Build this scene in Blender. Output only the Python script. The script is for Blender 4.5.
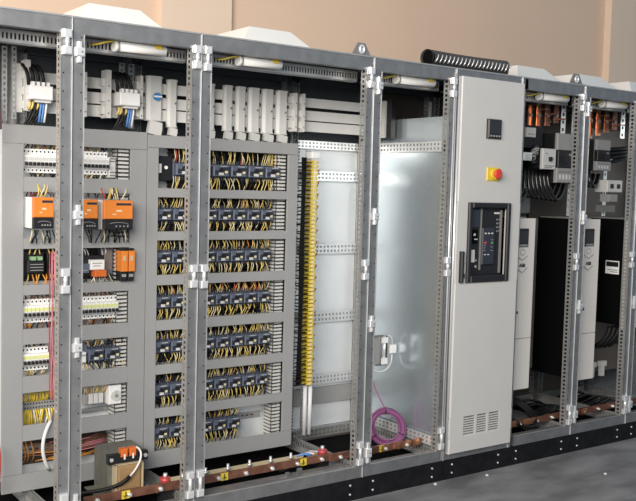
import bpy, math, random
from mathutils import Matrix, Vector
random.seed(7)
for o in list(bpy.data.objects): bpy.data.objects.remove(o)
S = bpy.context.scene
COL = S.collection

# ------------------------------------------------------------------ camera
cd = bpy.data.cameras.new('camera'); cam = bpy.data.objects.new('camera', cd); COL.objects.link(cam)
cd.sensor_width = 36.0; cd.lens = 51.377; cd.clip_start = .05
cam.matrix_world = Matrix(((0.81709, 0.017459, -0.576246, -2.92414),
                           (-0.575883, 0.071308, -0.814416, -3.67551),
                           (0.026872, 0.997302, 0.068319, 1.62766),
                           (0, 0, 0, 1)))
S.camera = cam
# ------------------------------------------------------------------ light
W = bpy.data.worlds.new('World'); S.world = W; W.use_nodes = True
W.node_tree.nodes['Background'].inputs[0].default_value = (0.66, 0.83, 1.0, 1)
W.node_tree.nodes['Background'].inputs[1].default_value = 0.38
def area(name, loc, target, sx, sy, power, col):
    d = bpy.data.lights.new(name, 'AREA'); d.shape = 'RECTANGLE'; d.size = sx; d.size_y = sy
    d.energy = power; d.color = col
    o = bpy.data.objects.new(name, d); COL.objects.link(o); o.location = loc
    o.rotation_euler = (Vector(target) - Vector(loc)).to_track_quat('-Z', 'Y').to_euler()
    return o
# daylight through the hall's open gate, left of and behind the photographer
area('gate_daylight', (-4.9, -3.7, 3.2), (0.0, 0.9, 2.4), 4.2, 2.6, 670, (1.0, 0.93, 0.845))
S.view_settings.view_transform = 'Standard'; S.view_settings.look = 'None'
S.view_settings.exposure = 0.0; S.view_settings.gamma = 1.0; S.view_settings.use_curve_mapping = False

# ------------------------------------------------------------------ materials
M = {}
def mat(name, col, rough=.5, metal=0., noise=0., scale=8., bump=0., stretch=None, col2=None, spec=None):
    m = bpy.data.materials.new(name); m.use_nodes = True; nt = m.node_tree; N = nt.nodes; b = N['Principled BSDF']
    b.inputs['Base Color'].default_value = (*col, 1); b.inputs['Roughness'].default_value = rough
    b.inputs['Metallic'].default_value = metal
    if spec is not None: b.inputs['Specular IOR Level'].default_value = spec
    if noise or bump or col2:
        tc = N.new('ShaderNodeTexCoord'); mp = N.new('ShaderNodeMapping'); nz = N.new('ShaderNodeTexNoise')
        nt.links.new(tc.outputs['Object'], mp.inputs[0]); nt.links.new(mp.outputs[0], nz.inputs['Vector'])
        if stretch: mp.inputs['Scale'].default_value = stretch
        nz.inputs['Scale'].default_value = scale; nz.inputs['Detail'].default_value = 6
        if noise or col2:
            rp = N.new('ShaderNodeValToRGB'); nt.links.new(nz.outputs['Fac'], rp.inputs[0])
            a = col; c2 = col2 or tuple(min(1, x*(1+noise)) for x in col); c1 = col if col2 else tuple(x*(1-noise) for x in col)
            rp.color_ramp.elements[0].position = .35; rp.color_ramp.elements[1].position = .65
            rp.color_ramp.elements[0].color = (*c1, 1); rp.color_ramp.elements[1].color = (*c2, 1)
            nt.links.new(rp.outputs[0], b.inputs['Base Color'])
        if bump:
            bp = N.new('ShaderNodeBump'); bp.inputs['Strength'].default_value = bump; bp.inputs['Distance'].default_value = .01
            nt.links.new(nz.outputs['Fac'], bp.inputs['Height']); nt.links.new(bp.outputs[0], b.inputs['Normal'])
    M[name] = m; return m
mat('zinc', (.28, .283, .29), .45, .7, .12, 14)
mat('zinc_light', (.52, .52, .51), .4, .7, .08, 20)
mat('zinc_bright', (.86, .87, .88), .3, .6)
mat('sheet', (.70, .78, .83), .24, .80, .05, 5, .01, (1, 1, .25))
mat('backsheet', (.80, .83, .85), .45, .35, .04, 4)
mat('dark_plate', (.05, .058, .066), .45, .1)  # puts the roof shade of the bay tops into a dark colour
mat('brown_plate', (.060, .045, .036), .5, .0, .08, 6)
mat('cover', (.32, .323, .326), .5, 0, .025, 5)
mat('door', (.55, .54, .52), .42, 0, .015, 6)
mat('black', (.012, .012, .014), .45)
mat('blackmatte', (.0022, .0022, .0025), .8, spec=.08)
mat('cable_gloss', (.006, .006, .006), .22)
mat('display_dark', (.03, .03, .033), .3)
mat('purple_dark', (.20, .06, .17), .45)
mat('hole', (.010, .010, .011), .9, spec=.05)
mat('plinth', (.007, .007, .009), .6, 0, .4, 18, spec=.25)
mat('slate', (.105, .125, .175), .45)
mat('slate_dark', (.025, .03, .045), .45)
mat('white', (.86, .86, .85), .45)
mat('offwhite', (.62, .62, .60), .5)
mat('bus_grey', (.66, .655, .635), .5, 0, .03, 9)
mat('grey', (.30, .30, .30), .5)
mat('midgrey', (.17, .17, .17), .5)
mat('orange', (.78, .235, .035), .45)
mat('orange2', (.70, .16, .03), .4)
mat('yellow', (.70, .53, .05), .5)
mat('wire_yellow', (.74, .56, .16), .5)
mat('wire_cream', (.76, .67, .42), .5)
mat('wire_black', (.008, .008, .008), .5, spec=.3)
mat('wire_red', (.50, .05, .04), .45)
mat('wire_pink', (.60, .22, .26), .45)
mat('wire_orange', (.65, .28, .05), .45)
mat('wire_brown', (.20, .09, .045), .5)
mat('wire_blue', (.10, .25, .60), .45)
mat('wire_white', (.75, .74, .72), .45)
mat('purple', (.36, .12, .30), .45)
mat('green', (.07, .30, .09), .45)
mat('pale_green', (.26, .42, .24), .5)
mat('label_green', (.70, .74, .28), .5)
mat('blue', (.05, .22, .55), .4)
mat('red', (.42, .05, .05), .35)
mat('red_button', (.65, .05, .03), .35)
mat('copper', (.27, .125, .085), .38, .55, .25, 22)
mat('copper_bright', (.75, .38, .22), .28, .85, .15, 30)
mat('core', (.19, .19, .16), .55, .3, .1, 25)
mat('winding', (.42, .27, .13), .45, .2, .12, 40, .1, (1, 1, 12))
mat('tan', (.55, .46, .30), .6)
mat('screen', (.02, .025, .03), .15)
mat('roofwhite', (.74, .73, .70), .5)
mat('wallpaint', (.76, .555, .41), .75, 0, .02, 1.2)
mat('wallpaint2', (.80, .625, .485), .75, 0, .02, 1.2)
mat('hose', (.05, .048, .046), .45)
mat('lamp', (.74, .74, .73), .4)
mat('drive_white', (.72, .675, .63), .45, 0, .01, 4)
mat('concrete', (.275, .27, .275), .55, 0, 0, 2.2, .12, (1, 2.2, 1), (.135, .133, .137))
mat('pvc', (.72, .72, .74), .45)

# ------------------------------------------------------------------ mesh builder
class MB:
    def __init__(s, m='zinc'):
        s.v = []; s.f = []; s.mi = []; s.sm = []; s.mats = []; s.use(m)
    def use(s, m):
        if m not in s.mats: s.mats.append(m)
        s.cur = s.mats.index(m); return s
    def face(s, idx, smooth=False):
        s.f.append(idx); s.mi.append(s.cur); s.sm.append(smooth)
    def box(s, x0, x1, y0, y1, z0, z1, rot=None):
        if x0 > x1: x0, x1 = x1, x0
        if y0 > y1: y0, y1 = y1, y0
        if z0 > z1: z0, z1 = z1, z0
        n = len(s.v)
        P = [(x0,y0,z0),(x1,y0,z0),(x1,y1,z0),(x0,y1,z0),(x0,y0,z1),(x1,y0,z1),(x1,y1,z1),(x0,y1,z1)]
        if rot is not None:
            c = Vector(((x0+x1)/2,(y0+y1)/2,(z0+z1)/2)); P = [tuple(c + rot @ (Vector(p)-c)) for p in P]
        s.v += P
        for q in ((0,3,2,1),(4,5,6,7),(0,1,5,4),(1,2,6,5),(2,3,7,6),(3,0,4,7)): s.face([n+i for i in q])
        return s
    def bbox(s, x0, x1, y0, y1, z0, z1, b=.004):
        # box whose front (-Y) edges are chamfered
        n = len(s.v)
        s.v += [(x0,y1,z0),(x1,y1,z0),(x1,y1,z1),(x0,y1,z1),(x0,y0+b,z0),(x1,y0+b,z0),(x1,y0+b,z1),(x0,y0+b,z1),
                (x0+b,y0,z0+b),(x1-b,y0,z0+b),(x1-b,y0,z1-b),(x0+b,y0,z1-b)]
        for q in ((0,3,2,1)[::-1],(0,1,5,4),(1,2,6,5),(2,3,7,6),(3,0,4,7),(4,5,9,8),(5,6,10,9),(6,7,11,10),(7,4,8,11),(8,9,10,11)):
            s.face([n+i for i in q])
        return s
    def prism(s, poly, axis, a, b):
        # poly: list of 2D points; axis 'x' -> (y,z), 'y' -> (x,z), 'z' -> (x,y)
        n = len(s.v); k = len(poly)
        def p(q, t): return (t,q[0],q[1]) if axis == 'x' else ((q[0],t,q[1]) if axis == 'y' else (q[0],q[1],t))
        s.v += [p(q,a) for q in poly] + [p(q,b) for q in poly]
        s.face([n+i for i in range(k)][::-1]); s.face([n+k+i for i in range(k)])
        for i in range(k):
            j = (i+1) % k; s.face([n+i, n+j, n+k+j, n+k+i])
        return s
    def tube(s, pts, r, n=6, cap=True, closed=False):
        pts = [Vector(p) for p in pts]; m = len(pts); base = len(s.v)
        rs = r if isinstance(r, (list, tuple)) else [r]*m
        prev = None
        for i, p in enumerate(pts):
            if closed: t = pts[(i+1) % m] - pts[(i-1) % m]
            else: t = pts[min(i+1,m-1)] - pts[max(i-1,0)]
            t.normalize()
            if prev is None:
                a = Vector((0,0,1)) if abs(t.z) < .9 else Vector((1,0,0)); u = t.cross(a).normalized()
            else: u = (prev - t*prev.dot(t)).normalized()
            prev = u; w = t.cross(u)
            for k in range(n):
                an = 2*math.pi*k/n; s.v.append(tuple(p + rs[i]*(u*math.cos(an) + w*math.sin(an))))
        seg = m if closed else m-1
        for i in range(seg):
            A = base+i*n; B = base+((i+1) % m)*n
            for k in range(n): s.face([A+k, A+(k+1)%n, B+(k+1)%n, B+k], n > 4)
        if cap and not closed:
            s.face([base+k for k in range(n)][::-1]); s.face([base+(m-1)*n+k for k in range(n)])
        return s
    def cyl(s, p0, p1, r, n=10): return s.tube([p0, p1], r, n)
    def mesh(s, name, off=(0,0,0)):
        me = bpy.data.meshes.new(name)
        me.from_pydata([(x-off[0], y-off[1], z-off[2]) for x,y,z in s.v], [], s.f)
        for m in s.mats: me.materials.append(M[m])
        me.polygons.foreach_set('material_index', s.mi); me.polygons.foreach_set('use_smooth', s.sm)
        me.validate(); me.update(); return me
def off(o):
    v = Vector((0,0,0))
    while o is not None: v = v + o.location; o = o.parent
    return v
def part(mb, name, parent, label=None, kind=None):
    me = mb if isinstance(mb, bpy.types.Mesh) else mb.mesh(name, off(parent))
    o = bpy.data.objects.new(name, me); COL.objects.link(o); o.parent = parent
    if label: o['label'] = label
    if kind or name in SMALL: o['kind'] = kind or 'stuff'
    return o
SMALL = {'bar_clips','end_rims','terminal_screws','terminals','screws','markings','buttons','printed_marks','selector_dials','keypad_marks','clip','openings','green_terminals','top_lugs','bolts','base_bolts','bright_lugs','edge_trim','key_lock','markings','clamps','display','bobbin'}
def tag(o, label, cat, group=None, kind=None):
    o['label'] = label; o['category'] = cat
    if group: o['group'] = group
    if kind: o['kind'] = kind
    return o
def thing(name, label, cat, loc, group=None, kind=None):
    o = bpy.data.objects.new(name, None); COL.objects.link(o); o.location = loc; o.empty_display_size = .05
    return tag(o, label, cat, group, kind)
def single(mb, name, label, cat, loc, group=None, kind=None):
    o = bpy.data.objects.new(name, mb.mesh(name, loc)); COL.objects.link(o); o.location = loc
    return tag(o, label, cat, group, kind)
def struct(mb, name, parent=None):
    o = bpy.data.objects.new(name, mb.mesh(name)); COL.objects.link(o)
    if parent: o.parent = parent
    else: o['kind'] = 'structure'
    return o
def inst(name, label, cat, loc, parts, group=None, rotz=0, scale=None):
    # parts: list of (part name, shared mesh, [sub-parts])
    r = thing(name, label, cat, loc, group); r.rotation_euler = (0,0,rotz)
    if scale: r.scale = scale
    for p in parts:
        o = part(p[1], p[0], r)
        for q in (p[2] if len(p) > 2 else []): part(q[1], q[0], o)
    return r
ORD = ['first','second','third','fourth','fifth','sixth','seventh','eighth','ninth','tenth','eleventh','twelfth','thirteenth',
       'fourteenth','fifteenth','sixteenth','seventeenth','eighteenth','nineteenth','twentieth','twenty-first','twenty-second','twenty-third','twenty-fourth']
def bez(a, b, c, d, n=8):
    a, b, c, d = map(Vector, (a,b,c,d)); R = []
    for i in range(n+1):
        t = i/n; u = 1-t; R.append(u*u*u*a + 3*u*u*t*b + 3*u*t*t*c + t*t*t*d)
    return R
def perf(mb, put, p, q, u0, u1, pitch=.025, hole=.5, edge=.25, rows=1):
    # put(a0,a1,b0,b1) adds a box spanning a along the strip and b across it
    w = u1-u0
    if rows == 1: bands = [(u0, u0+w*edge), (u1-w*edge, u1)]
    else: bands = [(u0, u0+w*.18), (u0+w*.40, u0+w*.60), (u1-w*.18, u1)]
    for b in bands: put(p, q, b[0], b[1])
    n = max(1, int(round((q-p)/pitch))); st = (q-p)/n
    for i in range(n+1):
        a0 = max(p, p+i*st-st*(1-hole)/2); a1 = min(q, p+i*st+st*(1-hole)/2)
        for k in range(len(bands)-1): put(a0, a1, bands[k][1], bands[k+1][0])

# ------------------------------------------------------------------ the hall
floor = struct(MB('concrete').box(-12, 12, -10, 2.4, -.1, 0), 'floor')
wall = struct(MB('wallpaint').box(-12, 12, 2.25, 2.45, 0, 6), 'wall_back')
struct(MB('wallpaint2').box(-.147, .407, 2.2, 2.25, 0, 6), 'trim_1')
struct(MB('wallpaint2').box(4.716, 5.6, 2.17, 2.25, 0, 6), 'trim_2')

# ------------------------------------------------------------------ cabinet frames
SEAM = [-1.98, -1.585, -.99, 0.0, .575, 1.1, 1.665, 2.225, 2.80]
KEY = ['narrow left end', 'double-row control', 'wide contactor', 'empty bare-walled', 'closed-door', 'first drive', 'second drive', 'right end']
LAB = ['open zinc cabinet frame at the far left, holding the white breakers',
       'open zinc cabinet frame around the transformer and orange power supplies',
       'wide open zinc cabinet frame in front of the slate contactor rows',
       'open zinc cabinet frame with bare shiny side wall and purple coil',
       'zinc cabinet frame with closed pale grey door and louvre slots',
       'open zinc cabinet frame just right of the closed grey door',
       'open zinc cabinet frame with the stickered black drive side, second right of door',
       'zinc cabinet frame at the right edge of the picture']
P = .05; D = .80; ZB = .117; ZT = 2.30
HINGE_B = {1: 0}
def post(parent, x0, x1, front, inner, name='post'):
    mb = MB('zinc'); y0, y1 = (0, .045) if front else (D-.045, D)
    fy = y0 if front else y1-.003
    mb.box(x0, x1, fy, fy+.003, ZB, ZT)                       # face plate
    ox = x0 if inner == 1 else x1-.003                         # outer flange
    mb.box(ox, ox+.003, y0, y1, ZB, ZT)
    mb.use('hole')
    if front:
        z = ZB+.08
        while z < ZT-.05:
            cx = (x0+x1)/2 + (.012 if inner == 1 else -.012)
            mb.prism([(cx+.0035*math.cos(k*1.047), z+.0035*math.sin(k*1.047)) for k in range(6)], 'y', -.0006, .001)
            z += .075
    o = part(mb, name, parent)
    fl = MB('zinc_light'); ix = x1-.003 if inner == 1 else x0
    perf(fl, lambda a0,a1,b0,b1: fl.box(ix, ix+.003, b0, b1, a0, a1), ZB+.06, ZT-.06, y0+.003, y1, .025, .55, .27)
    part(fl, 'perforated_flange', o)
    if front:
        lp = MB('zinc_bright'); e = x0 if inner == 1 else x1
        if inner == -1: lp.box(e-.0022, e, -.006, 0, ZB, ZT)
        i2 = x1 if inner == 1 else x0
        lp.use('zinc_light').box(i2-.0022 if inner == 1 else i2, i2 if inner == 1 else i2+.0022, -.004, 0, ZB+.06, ZT-.065)
        part(lp, 'edge_lip', o)
    return o
def hinge(parent, cx, z0, z1):
    mb = MB('zinc_bright'); w = .018
    mb.bbox(cx-w, cx+w, -.022, 0, z1-.034, z1, .004); mb.bbox(cx-w, cx+w, -.022, 0, z0, z0+.034, .004)
    mb.cyl((cx, -.012, z0+.03), (cx, -.012, z1-.03), .009, 8)
    mb.use('zinc').box(cx-.010, cx+.016, -.006, 0, z0+.034, z1-.034)
    part(mb, 'hinge', parent)
def keeper(parent, cx, z0, z1):
    mb = MB('zinc_bright'); zc = (z0+z1)/2; h = (z1-z0)/2
    mb.bbox(cx-.009, cx+.009, -.014, 0, z0, z1, .003); mb.bbox(cx-.02, cx+.02, -.020, 0, zc-h*.42, zc+h*.42, .004)
    mb.use('midgrey').cyl((cx+.006, -.0215, zc), (cx+.006, -.019, zc), .005, 6)
    part(mb, 'lock_keeper', parent)
frames = []
for i in range(8):
    a, b = SEAM[i]+.001, SEAM[i+1]-.001
    r = thing('electrical_cabinet', LAB[i], 'cabinet', ((a+b)/2, 0, ZB)); frames.append(r)
    post(r, a, a+(.022 if i == 5 else P), True, 1); post(r, b-P, b, True, -1); post(r, a, a+P, False, 1); post(r, b-P, b, False, -1)
    # front rails
    mb = MB('zinc').box(a+P, b-P, 0, .003, 2.235, ZT); mb.box(a, b, .003, .045, ZT-.003, ZT); mb.box(a+P, b-P, .003, .04, 2.235, 2.238)
    mb.use('zinc_light').box(a, b, -.004, .002, ZT-.001, ZT+.006)
    part(mb, 'top_rail', r)
    mb = MB('zinc').box(a+P, b-P, 0, .05, ZB, .176); mb.use('zinc_light').box(a+P, b-P, .0, .006, .176, .180)
    part(mb, 'bottom_rail', r)
    mb = MB('zinc').box(a+P, b-P, D-.045, D, ZB, .172); part(mb, 'rear_rail', r); part(MB('dark_plate').box(a+P, b-P, D-.045, D, 2.235, ZT), 'rear_rail', r)  # top rear rail coloured dark to stand for roof shade
    # slotted rail under the top
    mb = MB('zinc_light'); y = .118
    perf(mb, lambda a0,a1,b0,b1: mb.box(a0, a1, y, y+.003, b0, b1), a+.02, b-.02, 2.188, 2.240, .0165, .5, .26)
    mb.use('zinc').box(a+.02, b-.02, y, y+.03, 2.184, 2.187)
    part(mb, 'slotted_rail', r)
    # depth rails top and bottom on both sides
    for (xx, s) in ((a+.006, 1), (b-.009, -1)):
        mb = MB('zinc_light')
        perf(mb, lambda a0,a1,b0,b1: mb.box(xx, xx+.003, a0, a1, b0, b1), .05, D-.05, ZB+.005, .172, .025, .5, .26)
        mb.box(xx if s == 1 else xx-.03, xx+.03 if s == 1 else xx+.003, .05, D-.05, ZB, ZB+.004)
        part(mb, 'depth_rail', r)
        mb = MB('dark_plate').box(xx, xx+.003, .05, D-.05, 2.24, 2.293); part(mb, 'depth_rail', r)  # top depth rail also carries the roof shade as dark colour
    part(MB('zinc').box(a, b, .045, D, ZT-.001, ZT+.003), 'roof_plate', r); part(MB('dark_plate').box(a+.01, b-.01, .05, D-.05, ZT-.006, ZT-.002), 'roof_shade_sheet', r)  # dark sheet added so the roof underside looks shaded
    mid = 1.90
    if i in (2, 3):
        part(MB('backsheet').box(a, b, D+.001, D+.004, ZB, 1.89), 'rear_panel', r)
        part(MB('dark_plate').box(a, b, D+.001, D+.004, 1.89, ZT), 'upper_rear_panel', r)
    else:
        part(MB('dark_plate' if i < 2 else 'brown_plate').box(a, b, D+.001, D+.004, ZB, ZT), 'rear_panel', r)
    part(MB('blackmatte').box(a+.03, b-.03, .06, D-.05, ZB-.02, ZB-.012), 'base_shade_sheet', r)  # black sheet added for the darkness of the open base
# hinges / keepers
for si, both in ((1, 0), (2, 1), (3, 0), (4, 0), (6, 0), (7, 0)):
    s = SEAM[si]; L = frames[si-1]; Rr = frames[si]
    for z0, z1 in ((2.145, 2.248), (1.163, 1.268), (.187, .312)): hinge(L, s-.026, z0, z1)
    if si == 4: continue
    if both:
        for z0, z1 in ((2.140, 2.250), (1.158, 1.268), (.187, .312)): hinge(Rr, s+.026, z0, z1)
    else:
        for z0, z1 in ((2.118, 2.205), (1.448, 1.532), (.888, .973), (.190, .300)): keeper(Rr, s+.028, z0, z1)
for z0, z1 in ((2.145, 2.248), (1.448, 1.532)): keeper(frames[0], -1.953, z0, z1)
# left-end side panel and right-end one
part(MB('sheet').box(2.801, 2.805, .0, D, ZB, ZT), 'side_panel', frames[7])
# bay with the bare walls
f3 = frames[3]
part(MB('sheet').box(.562, .565, .05, D-.05, .172, 2.045), 'side_panel', f3, 'shiny bare galvanised side wall')
mb = MB('zinc_bright')
perf(mb, lambda a0,a1,b0,b1: mb.box(.543, .546, a0, a1, b0, b1), .05, .755, 1.850, 1.908, .03, .5, .2, 2); mb.box(.546, .561, .05, .755, 1.850, 1.853)
mb.use('midgrey').box(.5475, .5485, .05, .755, 1.852, 1.906)
part(mb, 'side_rail', f3)
mb = MB('zinc_bright'); perf(mb, lambda a0,a1,b0,b1: mb.box(.543, .546, a0, a1, b0, b1), .05, .755, .190, .246, .036, .5, .2, 2)
mb.use('midgrey').box(.5475, .5485, .05, .755, .192, .244); part(mb, 'side_rail', f3)
for z0, z1, rows in ((1.860, 1.908, 2), (1.674, 1.731, 2), (1.233, 1.295, 2), (.815, .880, 2), (.436, .493, 2)):
    mb = MB('zinc_bright'); perf(mb, lambda a0,a1,b0,b1: mb.box(a0, a1, .775, .778, b0, b1), .055 if z0 > 1.8 else .10, .552, z0, z1, .026, .5, .2, rows)
    mb.use('grey').box(.06, .552, .7795, .7805, z0+.003, z1-.003)
    part(mb, 'cross_rail', f3)
part(MB('grey').box(.06, .552, .772, .79, .318, .416), 'cable_support_plate', f3)
mb = MB('zinc_light'); perf(mb, lambda a0,a1,b0,b1: mb.box(a0, a1, .748, .751, b0, b1), .06, .55, .118, .176, .03, .5, .2, 2)
mb.use('midgrey').box(.06, .55, .7535, .7545, .12, .174); part(mb, 'cross_rail', f3)
mb = MB('zinc_light'); perf(mb, lambda a0,a1,b0,b1: mb.box(b0, b1, .735, .738, a0, a1), .18, 1.85, .10, .124, .025, .5, .25); part(mb, 'upright_strip', f3)
mb = MB('zinc'); perf(mb, lambda a0,a1,b0,b1: mb.box(b0, b1, .74, .743, a0, a1), .18, 2.2, .512, .54, .025, .5, .25); part(mb, 'upright_strip', f3)
# base ledge of the wide bay
mb = MB('zinc').box(-.93, -.06, .05, .125, .160, .165)
mb.use('hole')
for k in range(34): x = -.92+k*.026; mb.box(x, x+.008, .062, .07, .1645, .1656)
part(mb, 'base_ledge', frames[2])
mb = MB('zinc').box(-.43, -.41, .07, .085, .165, .188); mb.box(-.36, -.335, .07, .085, .165, .198); mb.use('zinc_bright').box(-.47, -.43, .064, .07, .166, .170)
part(mb, 'latch_bracket', frames[2])
# strips seen through the gap above the side wall
for x in (.74, .86, .98): part(MB('zinc_light').box(x, x+.02, .40, .405, 2.06, 2.16), 'hanger_strip', frames[4])

part(MB('zinc_bright').cyl((.556, -.008, ZB+.01), (.556, -.008, ZT-.02), .004, 8), 'hinge_rod', frames[3])
part(MB('zinc_bright').cyl((.5835, -.016, ZB+.05), (.5835, -.016, ZT-.04), .006, 8), 'hinge_rod', frames[4])
# plinths
for i in range(8):
    a, b = SEAM[i]+.001, SEAM[i+1]-.001
    r = thing('plinth', 'black steel plinth under the ' + ['far left breaker cabinet','transformer cabinet','wide contactor cabinet','purple coil cabinet','closed grey door cabinet','cabinet right of the closed door','second cabinet right of the closed door','cabinet cut off by the right picture edge'][i], 'plinth', ((a+b)/2, 0, 0))
    part(MB('plinth').box(a, b, .004, .016, 0, ZB), 'front_panel', r)
    mb = MB('plinth').box(a, a+.01, .016, D, 0, ZB-.03); mb.box(b-.01, b, .016, D, 0, ZB-.03); mb.box(a+.01, b-.01, D-.01, D, 0, ZB-.03); part(mb, 'rear_panels', r)
    for x in (a+.075, b-.075):
        for z in (.035, .083): part(MB('zinc_bright').cyl((x, -.001, z), (x, .005, z), .006, 6), 'bolt', r)

# ------------------------------------------------------------------ closed door (part of the fifth cabinet)
f4 = frames[4]
mb = MB('door')
dx0, dx1, dz0, dz1 = .593, 1.088, .155, 2.262
sx = [(.697, .788), (.803, .884), (.899, .987)]; nz = 8
mb.bbox(dx0, dx1, -.030, -.003, .357, 1.13, .003)
mb.bbox(dx0, dx1, -.030, -.003, 1.57, dz1, .003)
mb.bbox(dx0, dx1, -.030, -.003, dz0, .247, .003)
mb.box(dx0, .680, -.030, -.003, 1.127, 1.573); mb.box(.992, dx1, -.030, -.003, 1.127, 1.573)
mb.box(dx0, sx[0][0], -.030, -.003, .244, .360); mb.box(sx[2][1], dx1, -.030, -.003, .244, .360)
mb.box(sx[0][1], sx[1][0], -.030, -.003, .244, .360); mb.box(sx[1][1], sx[2][0], -.030, -.003, .244, .360)
door = part(mb, 'door', f4, 'pale grey sheet steel door')
ph = (.357-.247)/nz
for x0, x1 in sx:
    for k in range(nz):
        z = .247+k*ph; part(MB('door').box(x0, x1, -.028, -.016, z, z+ph*.52), 'louvre', door)
part(MB('blackmatte').box(.69, .99, -.008, -.004, .244, .36), 'grille_backing', door)
mb = MB('black').bbox(.616, .640, -.052, -.030, 1.125, 1.300, .006); mb.box(.622, .652, -.042, -.030, 1.150, 1.175); part(mb, 'handle', door, 'black lever handle')
part(MB('black').box(dx1-.003, dx1+.003, -.026, 0, dz0+.01, dz1-.01), 'door_seal', door)

# ------------------------------------------------------------------ devices on the door
r = thing('air_circuit_breaker', 'black air circuit breaker front showing through the grey door', 'circuit breaker', (.836, -.03, 1.127))
mb = MB('black'); x0, x1, z0, z1 = .668, 1.004, 1.122, 1.572; t = .03
for q in ((x0, x0+t, z0, z1), (x1-t, x1, z0, z1), (x0+t, x1-t, z0, z0+t+.01), (x0+t, x1-t, z1-t, z1)): mb.bbox(q[0], q[1], -.045, -.0305, q[2], q[3], .006)
part(mb, 'bezel', r)
part(MB('black').box(.70, .972, -.006, .10, 1.16, 1.54), 'body', r)
part(MB('slate_dark').bbox(.70, .78, -.018, -.006, 1.43, 1.535, .004), 'arc_cover', r)
mb = MB('midgrey').box(.79, .793, -.020, -.006, 1.19, 1.54); mb.box(.948, .952, -.022, -.006, 1.17, 1.53); part(mb, 'edge_trim', r)
tu = part(MB('slate_dark').bbox(.797, .895, -.026, -.006, 1.22, 1.43, .005), 'trip_unit', r)
mb = MB('offwhite')
for k in range(3): mb.box(.812+k*.026, .826+k*.026, -.0275, -.026, 1.395, 1.402)
for k in range(2): mb.box(.812+k*.026, .826+k*.026, -.0275, -.026, 1.275, 1.280)
part(mb, 'markings', tu)
part(MB('red').cyl((.820, -.0285, 1.345), (.820, -.026, 1.345), .009, 10), 'red_button', tu)
part(MB('green').cyl((.872, -.030, 1.345), (.872, -.026, 1.345), .007, 10), 'green_button', tu)
mb = MB('grey')
for k in range(4): mb.box(.808, .820, -.0275, -.026, 1.30+k*.014, 1.304+k*.014); mb.box(.862, .880, -.0275, -.026, 1.30+k*.02, 1.303+k*.02)
part(mb, 'keypad_marks', tu)
part(MB('offwhite').box(.902, .945, -.008, -.0055, 1.508, 1.518), 'nameplate', r)
mb = MB('midgrey')
for zi in range(4):
    for xi in range(2): mb.cyl((.925+xi*.018, -.012, 1.41+zi*.022), (.925+xi*.018, -.006, 1.41+zi*.022), .006, 8)
part(mb, 'selector_dials', r)
part(MB('offwhite').box(.715, .750, -.014, -.006, 1.235, 1.305), 'label_plate', r)
mb = MB('blackmatte').box(.712, .770, -.012, -.006, 1.34, 1.42); mb.use('offwhite').box(.738, .752, -.014, -.0118, 1.385, 1.398); mb.box(.745, .768, -.014, -.0118, 1.362, 1.368)
part(mb, 'counter_window', r)
mb = MB('grey').cyl((.765, -.012, 1.21), (.765, -.006, 1.21), .008, 8); mb.cyl((.765, -.012, 1.245), (.765, -.006, 1.245), .006, 8); part(mb, 'key_lock', r)
r = thing('panel_meter', 'square black panel meter near the top of the grey door', 'meter', (.842, -.03, 1.93))
part(MB('black').bbox(.788, .898, -.048, -.0305, 1.932, 2.042, .008), 'housing', r)
part(MB('screen').box(.800, .885, -.0492, -.0478, 1.960, 2.030), 'display', r)
mb = MB('grey')
for k in range(4): mb.box(.803+k*.022, .816+k*.022, -.0495, -.048, 1.943, 1.952)
part(mb, 'buttons', r)
r = thing('emergency_stop', 'red emergency stop button on yellow plate on the grey door', 'push button', (.85, -.03, 1.70))
part(MB('yellow').bbox(.802, .905, -.036, -.0305, 1.695, 1.772, .004), 'yellow_plate', r)
mb = MB('yellow').cyl((.858, -.050, 1.735), (.858, -.036, 1.735), .033, 14); part(mb, 'collar', r)
mb = MB('red_button'); mb.tube([(.858,-.050,1.735),(.858,-.056,1.735),(.858,-.070,1.735),(.858,-.075,1.735)], [.018,.022,.030,.022], 14); part(mb, 'mushroom_button', r)

# ------------------------------------------------------------------ roof items
def roofcover(xl, label):
    # xl: left end of the raised top; chamfered hood with 45 degree flanks
    w = .245; yt0, yt1 = .30, .62; zt = 2.427; h = zt-2.305; k = h*.95
    r = thing('roof_hood', label, 'roof hood', (xl+w/2, .46, 2.304), 'white ventilation hoods on the cabinet roofs')
    B = [(xl-k,yt0-k),(xl+w+k,yt0-k),(xl+w+k,yt1+k),(xl-k,yt1+k)]; T = [(xl,yt0),(xl+w,yt0),(xl+w,yt1),(xl,yt1)]
    mb = MB('roofwhite'); mb.v += [(x,y,2.306) for x,y in B] + [(x,y,zt) for x,y in T]
    for q in ((0,1,5,4),(1,2,6,5),(2,3,7,6),(3,0,4,7),(4,5,6,7),(3,2,1,0)): mb.face(list(q))
    part(mb, 'hood', r)
    mb = MB('roofwhite').box(xl-k-.012, xl+w+k+.012, yt0-k-.012, yt1+k+.012, 2.3035, 2.308); part(mb, 'flange', r)
    mb = MB('zinc_light')
    for x in (xl-k-.004, xl+w+k+.004): mb.cyl((x, yt0-k-.005, 2.308), (x, yt0-k-.005, 2.318), .006, 6)
    part(mb, 'bolts', r)
for xl, l in ((-1.402, 'white sloped roof hood above the transformer cabinet, leftmost of the hoods'), (-.568, 'white sloped roof hood above the wide contactor cabinet'),
              (1.375, 'white sloped roof hood just right of the corrugated hose'), (1.945, 'white sloped roof hood behind the right lifting bracket'), (2.50, 'white sloped roof hood cut off by the right picture edge')):
    roofcover(xl, l)
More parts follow.
